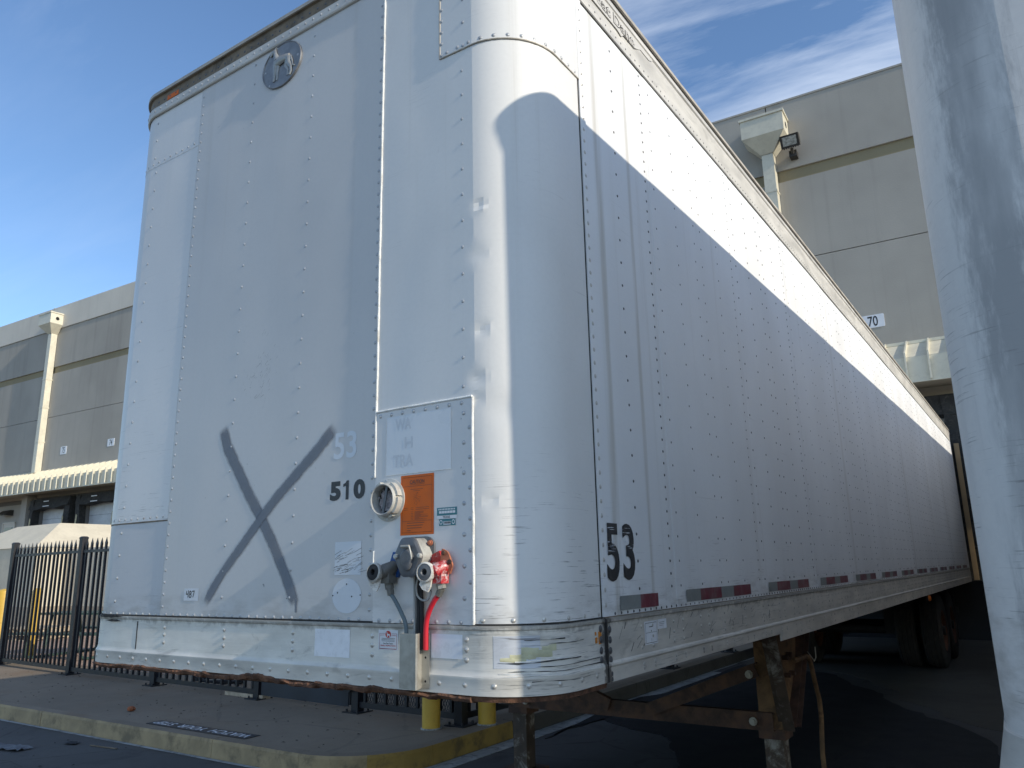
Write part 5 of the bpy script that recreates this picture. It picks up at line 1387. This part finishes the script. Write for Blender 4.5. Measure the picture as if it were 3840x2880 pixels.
def downspout(x, ztop, lower=True, flare=0.0):
    d = MB().box((x - 0.14, -0.30, 6.2 if lower else 0.4), (x + 0.14, -0.02, ztop - 0.9)).build('downspout', 'cream', B)
    for zc in (7.6, 9.2, 10.55): MB().box((x - 0.155, -0.312, zc), (x + 0.155, -0.0, zc + 0.05)).build('pipe_strap', 'cream', d)
    h = 0.52; yb = -0.62
    mb = MB(); zt = ztop; zm = ztop - 0.52; zl = ztop - 0.92
    mb.add([(x - h, yb, zt), (x + h, yb, zt), (x + h, -0.02, zt), (x - h, -0.02, zt), (x - h, yb, zm), (x + h, yb, zm), (x + h, -0.02, zm), (x - h, -0.02, zm), (x - 0.15, -0.32, zl), (x + 0.15, -0.32, zl), (x + 0.15, -0.015, zl), (x - 0.15, -0.015, zl)],
           [(0, 1, 2, 3), (0, 4, 5, 1), (1, 5, 6, 2), (2, 6, 7, 3), (3, 7, 4, 0), (4, 8, 9, 5), (5, 9, 10, 6), (6, 10, 11, 7), (7, 11, 8, 4)])
    hd = mb.build('rain_head', 'cream', d)
    MB().box((x - h - 0.03, yb - 0.03, zt - 0.03), (x + h + 0.03, -0.01, zt + 0.03)).build('rain_head_rim', 'cream', hd)
    MB().lathe([(0.085, 0.0), (0.085, 0.004), (0.01, 0.004)], 16, Matrix.Translation((x + h, -0.30, zt - 0.27)) @ Matrix.Rotation(R(90), 4, 'Y')).build('overflow_hole', 'hole', hd)
    return d


downspout(-35.35, 13.72)
downspout(-2.10, 12.52)
MB().box((-35.75, -0.42, 0.2), (-35.30, -0.003, 5.14)).build('pilaster', 'wall', B)


def dock(x, torn=0):
    """one dock opening: sectional door, jambs, black foam seal with a head curtain"""
    w, zt = 1.22, 4.53
    d = MB().box((x - w, -0.004, 1.2), (x + w, -0.002, zt)).build('dock_door', 'hole', B)
    for i in range(7):
        z0 = 1.22 + i * 0.475; MB().box((x - w + 0.01, -0.05, z0), (x + w - 0.01, -0.012, z0 + 0.463)).build('door_section', 'door_white', d)
        MB().box((x - w + 0.02, -0.058, z0 + 0.2), (x + w - 0.02, -0.05, z0 + 0.225)).build('door_ridge', 'door_white', d)
    for s in (-1, 1):
        MB().box((x + s * (w + 0.16) - 0.16, -0.20, 1.1), (x + s * (w + 0.16) + 0.16, -0.004, zt + 0.05)).build('door_jamb', 'dark_band', d)
        mb = MB(); n = 18; vs_ = []
        for i in range(n + 1):
            z = 1.1 + (zt + 0.35 - 1.1) * i / n; j = 0.05 * mnoise.noise(Vector((x, s * 3, i * 0.7))); k = 0.09 * mnoise.noise(Vector((x + 5, s * 3, i * 0.45)))
            xa, xb = x + s * (w + 0.34), x + s * (w - 0.02) + j
            vs_ += [(xa, -0.21, z), (xa, -0.48 + k * 0.5, z), (xb, -0.52 + k, z), (xb + s * 0.03, -0.21, z)]
        mb.add(vs_, [(4 * i + j, 4 * i + (j + 1) % 4, 4 * i + 4 + (j + 1) % 4, 4 * i + 4 + j) for i in range(n) for j in range(4)] + [(0, 1, 2, 3), (4 * n + 3, 4 * n + 2, 4 * n + 1, 4 * n)])
        mb.build('side_seal', 'seal', d, smooth=50)
        if torn:
            MB().prism([(0.0, 3.0), (0.07, 3.1), (0.05, 3.7), (0.09, 4.05), (0.02, 4.1), (-0.02, 3.6)], lambda a, b, h: (x + s * (w + 0.06) + a - h * 0.2, -0.58 - h, b), 0.0, 0.02).build('foam_core', 'foam', d)
    mb = MB(); n = 16; vs_ = []
    for i in range(n + 1):
        xx = x - w - 0.3 + (2 * w + 0.6) * i / n; sag = 0.10 * mnoise.noise(Vector((xx * 1.3, 4, x)))
        vs_ += [(xx, -0.20, zt + 0.42), (xx, -0.46, zt + 0.40), (xx, -0.55 + 0.05 * sag, zt - 0.02 + sag), (xx, -0.22, zt - 0.05 + sag)]
    mb.add(vs_, [(4 * i + j, 4 * i + (j + 1) % 4, 4 * i + 4 + (j + 1) % 4, 4 * i + 4 + j) for i in range(n) for j in range(4)] + [(0, 1, 2, 3), (4 * n + 3, 4 * n + 2, 4 * n + 1, 4 * n)])
    hc = mb.build('head_curtain', 'seal', d, smooth=50)
    for zc, hw in ((zt + 0.24, 0.20), (zt + 0.03, 0.24)): MB().box((x - 0.1 - hw, -0.585, zc), (x - 0.1 + hw, -0.572, zc + 0.035)).build('curtain_mark', 'white_worn', hc)
    for s in (-1, 1): MB().box((x + s * 0.9 - 0.14, -0.14, 0.72), (x + s * 0.9 + 0.14, -0.004, 1.18)).build('dock_bumper', 'rubber', d)
    return d


for x in (-33.30, -29.70): dock(x, 1)
for x in (-26.10, -3.9, -0.30, 3.30): dock(x, 0)
MB().box((-60.3, -0.012, 4.86), (-5.9, -0.0005, 5.06)).build('header_band', 'dark_band', B)
MB().box((-5.9, -0.012, 4.62), (23, -0.0005, 4.96)).build('header_band', 'dark_band', B)
MB().box((-6.2, -0.70, 0.0), (12.0, -0.013, 1.12)).build('dock_sun_stop', 'dark_slab', B)  # added block, pushed out to keep sun off the gap behind the trailers
# tan board showing behind the trailer's tail
MB().box((1.01, -0.66, 1.13), (1.10, -0.60, 3.85)).build('seal_board', 'tan_jamb', B)
# staff door at the far left
pd = MB().box((-37.9, -0.03, 1.9), (-36.9, -0.003, 4.02)).build('staff_door', 'parapet', B)
MB().box((-37.75, -0.045, 2.9), (-37.05, -0.03, 3.85)).build('door_window', 'glass', pd)
for (a, b, c, d_) in ((-37.96, -37.88, 1.9, 4.08), (-36.92, -36.84, 1.9, 4.08), (-37.96, -36.84, 4.02, 4.09)): MB().box((a, -0.06, c), (b, -0.004, d_)).build('door_frame', 'parapet', pd)


def wall_thing(name, lx, ly, lz):
    o = empty(name, BM @ Vector((lx, ly, lz)), BA); return o


# dock number signs
for (txt, x0, x1, z0, z1, lab) in (('75', -33.80, -33.32, 6.92, 7.27, 'white dock number plate beside the far rain pipe above the awning'), ('74', -30.20, -29.71, 6.93, 7.25, 'white dock number plate next to the trailer corner above the far awning'), ('70', -0.475, 0.012, 6.74, 7.045, 'white plate with a black 70 over the trailer roof')):
    s = tag(wall_thing('dock_number_sign', x0, 0, z0), lab, 'sign', 'dock number plates on the warehouse wall')
    w_, h_ = x1 - x0, z1 - z0
    MB().prism(rpoly([(0, 0), (w_, 0), (w_, h_), (0, h_)], 0.03), lambda a, b, h: (a, -h, b), 0.001, 0.012).build('plate', 'sign', s)
    mb = MB(); 
    cx_, hw = w_ * 0.50, 0.105
    put_text(mb, txt, cx_ - hw, cx_ + hw, h_ * 0.10, h_ * 0.90, lambda a, b: (a, -0.0135, b), 0.012); mb.build('numerals', 'black', s)

# floodlight beside the right rain head
fl = tag(wall_thing('floodlight', -1.50, 0, 11.42), 'dark bronze square floodlight on the wall below the rain head', 'floodlight')
MB().box((-0.09, -0.22, -0.02), (0.09, -0.002, 0.14)).build('wall_bracket', 'frame_dark', fl)
MB().tube([(0, -0.2, 0.06), (0, -0.30, 0.16)], 0.04, 10).build('knuckle', 'frame_dark', fl)
m = Matrix.Translation((0.0, -0.42, 0.30)) @ Matrix.Rotation(R(28), 4, 'X') @ Matrix.Rotation(R(0), 4, 'Z')
body = MB(); pr_ = [(-0.09, -0.15), (0.02, -0.16), (0.10, -0.08), (0.11, 0.04), (0.08, 0.14), (-0.09, 0.16)]
body.prism(pr_, lambda a, b, h: m @ Vector((h, a, b)), -0.22, 0.22); bo = body.build('housing', 'frame_dark', fl)
MB().box((-0.165, -0.098, -0.105), (0.165, -0.0902, 0.115), m).build('lens', 'lens', fl)
for i in range(7): MB().box((-0.17 + i * 0.055, -0.07, -0.18), (-0.157 + i * 0.055, 0.02, -0.15), m).build('cooling_fin', 'frame_dark', bo)
# hooded wall lamp at the far left
wl = tag(wall_thing('wall_lamp', -37.55, 0, 4.4), 'small black wedge-shaped lamp over the staff door', 'lamp')
MB().prism([(0, 0.24), (-0.12, 0.24), (-0.42, 0.02), (-0.42, 0.0), (0, 0.0)], lambda a, b, h: (h, a, b), -0.36, 0.36).build('hood', 'frame_dark', wl)
MB().box((-0.3, -0.36, -0.012), (0.3, -0.05, -0.001)).build('lens', 'lens', wl)

# ================================================================== cream enclosure behind the fence
H = tag(empty('refuse_enclosure', (-25.3, 11.5, 0)), 'cream stucco block with a sloping hipped top behind the picket fence', 'enclosure')
hx0, hx1, hy0, hy1, he, hr, ins_ = -28.4, -22.6, 9.0, 14.0, 2.41, 3.18, 1.15
def hl(p): return (p[0] + 25.3, p[1] - 11.5, p[2])
MB().box(hl((hx0, hy0, 0.75)), hl((hx1, hy1, he))).build('wall', 'hopper', H)
MB().box(hl((hx0 - 0.01, hy0 - 0.01, 0)), hl((hx1 + 0.01, hy1 + 0.01, 0.75))).build('plinth', 'hopper_low', H)
e = [hl(p) for p in ((hx0 - 0.03, hy0 - 0.03, he), (hx1 + 0.03, hy0 - 0.03, he), (hx1 + 0.03, hy1 + 0.03, he), (hx0 - 0.03, hy1 + 0.03, he), (hx0 + 1.95, hy0 + ins_, hr), (hx1 - ins_, hy0 + ins_, hr), (hx1 - ins_, hy1 - ins_, hr), (hx0 + 1.95, hy1 - ins_, hr))]
MB().add(e, [(0, 1, 5, 4), (1, 2, 6, 5), (2, 3, 7, 6), (3, 0, 4, 7), (4, 5, 6, 7), (3, 2, 1, 0)]).build('roof', 'hopper', H)
MB().box(hl((hx1 + 0.011, 9.86, 0.75)), hl((-17.6, hy1 - 0.2, 2.36))).build('shade_block', 'hopper', H)  # added block; its unlit front replaces a shadow cast on the wall
MB().box(hl((hx1 + 0.011, 9.85, 0.0)), hl((-17.59, hy1 - 0.19, 0.75))).build('plinth', 'hopper_low', H)  # foot of the added block that replaces the shadow
cr = MB(); pts = [(-26.8, 9.18, 2.62), (-26.5, 9.28, 2.70), (-26.45, 9.35, 2.76), (-26.1, 9.42, 2.82)]
cr.tube([hl((a, b - 0.03, c)) for a, b, c in pts], 0.02, 5); cr.build('peeling_strip', 'caulk', H)

# ================================================================== iron picket fence
posts = [(-13.42, 4.43), (-10.85, 4.25), (-8.55, 4.165), (-6.37, 4.085), (-4.72, 4.00), (-3.36, 3.955)]
ret = [(-3.36, 3.955), (-3.30, 6.2), (-3.24, 8.5), (-3.18, 10.8)]
FZ = 0.15
fence = tag(empty('picket_fence', (-13.42, 4.43, FZ)), 'black iron picket fence with spear tops along the footpath', 'fence')
fence2 = tag(empty('picket_fence', (-4.72, 4.00, FZ)), 'black iron fence lined with wire mesh behind the yellow bollards', 'fence')
gate = tag(empty('gate', (-6.37, 4.085, FZ)), 'iron gate with a solid navy steel plate and a latch box', 'gate')


def post(par, p, lean=0.0):
    l = Vector((p[0], p[1], FZ)) - par.location
    mb = MB().box((l.x - 0.045, l.y - 0.045, 0.0), (l.x + 0.045, l.y + 0.045, 1.955)); po = mb.build('post', 'fence', par)
    n_ = 8; ring = [(l.x + 0.049 * a, l.y + 0.049 * b) for a, b in ((-1, -1), (1, -1), (1, 1), (-1, 1))]
    vs_ = [(a, b, 1.955) for a, b in ring] + [(a, b, 1.975) for a, b in ring] + [(l.x + (a - l.x) * 0.6, l.y + (b - l.y) * 0.6, 1.992) for a, b in ring]
    MB().add(vs_, [(0, 1, 5, 4), (1, 2, 6, 5), (2, 3, 7, 6), (3, 0, 4, 7), (4, 5, 9, 8), (5, 6, 10, 9), (6, 7, 11, 10), (7, 4, 8, 11), (8, 9, 10, 11), (3, 2, 1, 0)]).build('post_cap', 'fence', po)
    MB().box((l.x - 0.11, l.y - 0.11, 0.0), (l.x + 0.11, l.y + 0.11, 0.012)).build('base_plate', 'fence', po)
    for a in (-0.075, 0.075):
        for b in (-0.075, 0.075): MB().tube([(l.x + a, l.y + b, 0.012), (l.x + a, l.y + b, 0.035)], 0.011, 6).build('anchor_bolt', 'fence', po)
    return po


pk = MB()
pk.add([(-0.015, -0.015, 0.09), (0.015, -0.015, 0.09), (0.015, 0.015, 0.09), (-0.015, 0.015, 0.09), (-0.015, -0.015, 1.84), (0.015, -0.015, 1.84), (0.015, 0.015, 1.84), (-0.015, 0.015, 1.84),
        (-0.024, -0.010, 1.875), (0.024, -0.010, 1.875), (0.024, 0.010, 1.875), (-0.024, 0.010, 1.875), (-0.0015, -0.002, 1.955), (0.0015, -0.002, 1.955), (0.0015, 0.002, 1.955), (-0.0015, 0.002, 1.955)],
       [(3, 2, 1, 0)] + [(4 * k + i, 4 * k + (i + 1) % 4, 4 * k + 4 + (i + 1) % 4, 4 * k + 4 + i) for k in range(3) for i in range(4)] + [(12, 13, 14, 15)])
PK_o = pk.build('picket', 'fence'); PK = PK_o.data; bpy.data.objects.remove(PK_o)


def panel(par, a, b, pitch=0.140, zlow=0.075, up=1.765):
    A = Vector((a[0], a[1], 0)); Bv = Vector((b[0], b[1], 0)); d = (Bv - A); L = d.length; d.normalize(); ang = math.atan2(d.y, d.x)
    base = Vector((par.location.x, par.location.y, 0)); s0, s1 = A - base + d * 0.042, Bv - base - d * 0.042
    for z in (zlow, up): MB().beam((s0.x, s0.y, z), (s1.x, s1.y, z), 0.038, 0.040 if z > 1 else 0.055).build('rail', 'fence', par)
    n = max(1, int((L - 0.10) / pitch)); st = (L - 0.08) / n
    for i in range(n):
        p = A - base + d * (0.04 + st * (i + 0.5)); m = Matrix.Translation((p.x, p.y, random.uniform(-0.006, 0.006))) @ Matrix.Rotation(ang + random.gauss(0, 0.05), 4, 'Z') @ Matrix.Rotation(random.gauss(0, 0.004), 4, 'Y')
        inst('picket', PK, par, mtx=m)


for a, b in zip(posts[:3], posts[1:4]): panel(fence, a, b)
for p in posts[:4]: post(fence, p)
# gate leaf
g0, g1 = Vector((-6.29, 4.082, 0)), Vector((-4.83, 4.005, 0)); gd = (g1 - g0).normalized()
gb0 = g0 - Vector((-6.37, 4.085, 0)); gb1 = g1 - Vector((-6.37, 4.085, 0))
for z in (0.09, 0.98, 1.765): MB().beam((gb0.x, gb0.y, z), (gb1.x, gb1.y, z), 0.04, 0.05).build('gate_rail', 'fence', gate)
for p in (gb0, gb1): MB().box((p.x - 0.02, p.y - 0.02, 0.06), (p.x + 0.02, p.y + 0.02, 1.8)).build('gate_stile', 'fence', gate)
MB().beam((gb0.x, gb0.y - 0.024, 0.52), (gb1.x, gb1.y - 0.024, 0.52), 0.006, 0.95).build('gate_plate', 'fence_plate', gate)
for i in range(12):
    p = gb0.lerp(gb1, (i + 0.5) / 12); inst('picket', PK, gate, mtx=Matrix.Translation((p.x, p.y, 0)) @ Matrix.Rotation(math.atan2(gd.y, gd.x), 4, 'Z'))
lb = MB().box((gb1.x - 0.05, gb1.y - 0.10, 0.20), (gb1.x + 0.09, gb1.y - 0.03, 0.62)).build('latch_box', 'fence', gate)
MB().box((gb1.x - 0.01, gb1.y - 0.125, 0.50), (gb1.x + 0.05, gb1.y - 0.10, 0.60)).build('latch_knob', 'fence', lb)
# mesh-lined run and the return towards the dock
panel(fence2, posts[4], posts[5]); post(fence2, posts[4]); post(fence2, posts[5])
for a, b in zip(ret, ret[1:]): panel(fence2, a, b); post(fence2, b)
ms = MB(); a = Vector((posts[4][0], posts[4][1] + 0.03, 0)) - Vector((-4.72, 4.0, 0)); b = Vector((posts[5][0], posts[5][1] + 0.03, 0)) - Vector((-4.72, 4.0, 0)); d = (b - a); L = d.length; d.normalize()
stp = 0.032; hgt = 1.68; k = -int(hgt * 0.45 / stp)
while k * stp < L:
    for sgn in (1, -1):
        s0 = k * stp if sgn > 0 else k * stp + hgt * 0.45
        t0, t1 = 0.0, 1.0; ds = sgn * hgt * 0.45
        lo_ = [(0 - s0) / ds, (L - s0) / ds]; t0 = max(0, min(lo_)); t1 = min(1, max(lo_))
        if t1 > t0 + 0.01:
            p0 = a + d * (s0 + ds * t0); p1 = a + d * (s0 + ds * t1)
            ms.beam((p0.x, p0.y, 0.07 + hgt * t0), (p1.x, p1.y, 0.07 + hgt * t1), 0.005, 0.003, (0, 1, 0))
    k += 1
ms.build('wire_mesh', 'fence', fence2, kind='stuff')


# ================================================================== bollards, table, pallets, litter
def bollard(p, h, r, lab, z=0.15):
    o = tag(empty('bollard', (p[0], p[1], z)), lab, 'bollard', 'yellow bollards')
    MB().lathe([(r, 0.0), (r, h - 0.06), (r * 0.93, h - 0.025), (r * 0.6, h), (r * 0.1, h + 0.012)], 28).build('sleeve', 'bollard', o, smooth=35)
    mb = MB().lathe([(r + 0.012, 0.0), (r + 0.012, 0.008), (r + 0.002, 0.012)], 28, None, False); mb.build('base_ring', 'gutter', o)
    return o


bollard((-3.50, 3.70), 1.15, 0.082, 'yellow bollard on the footpath in front of the mesh-lined fence')
bollard((-3.17, 4.10), 1.15, 0.082, 'yellow bollard at the kerb edge beside the fence corner post')
bollard((-14.35, 4.75), 1.20, 0.115, 'thick yellow bollard beside the fence post next to the cream block')
bollard((-14.10, 5.20), 1.20, 0.085, 'slim yellow bollard seen through the picket fence')

pt = tag(empty('picnic_table', (-13.35, 5.85, 0.158), R(16)), 'green steel picnic table with benches behind the picket fence', 'table')
def slab(name, y0, y1, z):
    s = MB().box((-0.95, y0, z - 0.035), (0.95, y1, z)).build(name, 'green', pt); return s
slab('table_top', -0.38, 0.38, 0.76); slab('bench_seat', -0.88, -0.60, 0.45); slab('bench_seat', 0.60, 0.88, 0.45)
for x in (-0.62, 0.62):
    MB().tube([(x, -0.78, 0.41), (x, -0.80, 0.20), (x, -0.76, 0.05), (x, -0.66, 0.02), (x, 0.66, 0.02), (x, 0.76, 0.05), (x, 0.80, 0.20), (x, 0.78, 0.41)], 0.028, 10).build('leg_frame', 'green', pt, smooth=40)
    MB().tube([(x, -0.30, 0.72), (x, -0.36, 0.40), (x, -0.42, 0.04)], 0.024, 8).build('leg', 'green', pt, smooth=40); MB().tube([(x, 0.30, 0.72), (x, 0.36, 0.40), (x, 0.42, 0.04)], 0.024, 8).build('leg', 'green', pt, smooth=40)
for i, (px_, py_, pz_) in enumerate(((-18.6, 7.3, 0.158), (-18.45, 7.35, 0.298))):
    P_ = tag(empty('pallet', (px_, py_, pz_), R(18 + 4 * i)), 'weathered wooden pallet lying on the paving, ' + ('lowest of the stack' if i == 0 else 'top of the stack'), 'pallet', 'stacked pallets on the paving')
    for k in range(7): MB().box((-0.6, -0.5 + k * 0.15, 0.115), (0.6, -0.4 + k * 0.15, 0.135)).build('deck_board', 'pallet', P_)
    for yy in (-0.48, 0.0, 0.44): pass
    for xx in (-0.58, -0.02, 0.54): MB().box((xx, -0.5, 0.02), (xx + 0.04, 0.5, 0.115)).build('stringer', 'pallet', P_)
    for k in (-0.5, 0.0, 0.4): MB().box((-0.6, k, 0.0), (0.6, k + 0.1, 0.02)).build('base_board', 'pallet', P_)

hc = MB(); pts = []
for i in range(70):
    a = i / 70 * 4 * math.pi; pts.append((0.34 * math.cos(a) + 0.02 * math.sin(3 * a), 0.24 * math.sin(a), 0.03 + 0.035 * (i / 70) + 0.12 * max(0, math.sin(a * 0.5)) ** 4))
coil = hc.tube(pts, 0.022, 8).build('hose_coil', 'rubber', None, smooth=50); coil.location = (-7.85, 4.62, 0.15); tag(coil, 'coil of black hose lying behind the picket fence', 'hose')
pk_ = MB().beam((-0.36, 0.02, 0.022), (0.36, -0.015, 0.022), 0.11, 0.042).build('timber_offcut', 'pallet'); pk_.location = (-6.62, 4.12, 0.15); tag(pk_, 'pale timber offcut lying under the fence beside the gate', 'timber')

# floor marking, meant to be read from the footpath
wy = empty('floor_marking', (-5.38, 2.66, 0.152)); tag(wy, 'black strip on the footpath lettered WATCH YOUR STEP', 'marking')
MB().box((-0.74, -0.085, 0.0), (0.74, 0.085, 0.003)).build('strip', 'black', wy)
mb = MB(); put_text(mb, 'WATCH  YOUR  STEP', -0.70, 0.70, -0.052, 0.052, lambda a, b: (-a, -b, 0.0045), 0.015); mb.build('lettering', 'white', wy)

# litter
fr_ = MB(); bm_pts = [(random.gauss(0, 1), random.gauss(0, 1), random.gauss(0, 1)) for _ in range(1)]
ico = MB().lathe([(0.012, 0.0), (0.036, 0.008), (0.042, 0.024), (0.030, 0.044), (0.010, 0.050)], 7)
ico.v = [(x_ * (1 + 0.3 * mnoise.noise(Vector((x_ * 40, y_ * 40, z_ * 40)))), y_ * (1 + 0.3 * mnoise.noise(Vector((y_ * 50, z_ * 40, 2)))), z_) for x_, y_, z_ in ico.v]
bf = ico.build('brick_fragment', 'brick_bit'); bf.location = (-6.93, 2.90, 0.152); tag(bf, 'small orange brick fragment lying on the footpath', 'brick fragment')


def crumple(name, w, h, mat, loc, lab, cat, seed, amp, rz):
    mb = MB(); n = 10; vs_ = []
    for i in range(n + 1):
        for j in range(n + 1):
            a, b = (i / n - 0.5) * w, (j / n - 0.5) * h; z_ = 0.006 + amp * abs(mnoise.noise(Vector((a * 14 + seed, b * 16, seed)))); e = 0.02 * mnoise.noise(Vector((a * 9, b * 9, seed + 4)))
            vs_.append((a + e, b + e, z_))
    mb.add(vs_, [(i * (n + 1) + j, (i + 1) * (n + 1) + j, (i + 1) * (n + 1) + j + 1, i * (n + 1) + j + 1) for i in range(n) for j in range(n)])
    o = mb.build(name, mat, None, smooth=30); o.location = loc; o.rotation_euler = (0, 0, rz); tag(o, lab, cat); return o


crumple('newspaper', 0.42, 0.16, 'paper', (-6.92, 1.74, 0.001), 'crumpled grey newspaper lying on the yard below the kerb', 'newspaper', 3, 0.06, R(8))
crumple('cardboard_scrap', 0.16, 0.08, 'rubber', (-6.60, 2.14, 0.001), 'dark scrap of flattened card on the yard near the kerb', 'scrap', 8, 0.03, R(20))
crumple('paper_scrap', 0.07, 0.04, 'white_worn', (-9.0, 2.05, 0.001), 'tiny pale paper scrap on the yard by the kerb', 'scrap', 12, 0.02, R(20))
sp = MB().beam((-0.20, -0.02, 0.008), (0.18, 0.02, 0.010), 0.012, 0.008).build('wood_splinter', 'brown_strip'); sp.location = (-6.15, 2.20, 0.0); tag(sp, 'thin broken wood splinter lying against the kerb', 'splinter')
tw = MB().tube([(-0.3, 0, 0.006), (-0.1, 0.02, 0.008), (0.1, 0.0, 0.006), (0.34, 0.03, 0.008)], 0.003, 5).build('wire_offcut', 'grey_cable'); tw.location = (-4.25, 1.6, 0.0); tw.rotation_euler = (0, 0, R(12)); tag(tw, 'thin bent wire lying on the dark yard', 'wire')
lf = MB()
for i in range(330):
    if random.random() < 0.6: x_, y_, z_ = random.uniform(-12, -3.6), random.uniform(2.6, 4.3), 0.153
    else: x_, y_, z_ = random.uniform(-10, -2.5), random.uniform(0.6, 2.3), 0.003
    if z_ > 0.1 and math.hypot(x_ + 5.38, (y_ - 2.66) * 4) < 0.8: continue
    a = random.uniform(0, 6.28); l = random.uniform(0.006, 0.020); w_ = l * random.uniform(0.3, 0.6); c, s = math.cos(a), math.sin(a)
    lf.add([(x_ - l * c, y_ - l * s, z_), (x_ + w_ * s, y_ - w_ * c, z_ + 0.006), (x_ + l * c, y_ + l * s, z_ + 0.002), (x_ - w_ * s, y_ + w_ * c, z_ + 0.004)], [(0, 1, 2, 3)])
lo_ = lf.build('leaf_litter', 'leaf'); lo_['kind'] = 'stuff'; lo_['label'] = 'dry dark leaf bits scattered over the footpath and yard'; lo_['category'] = 'leaves'
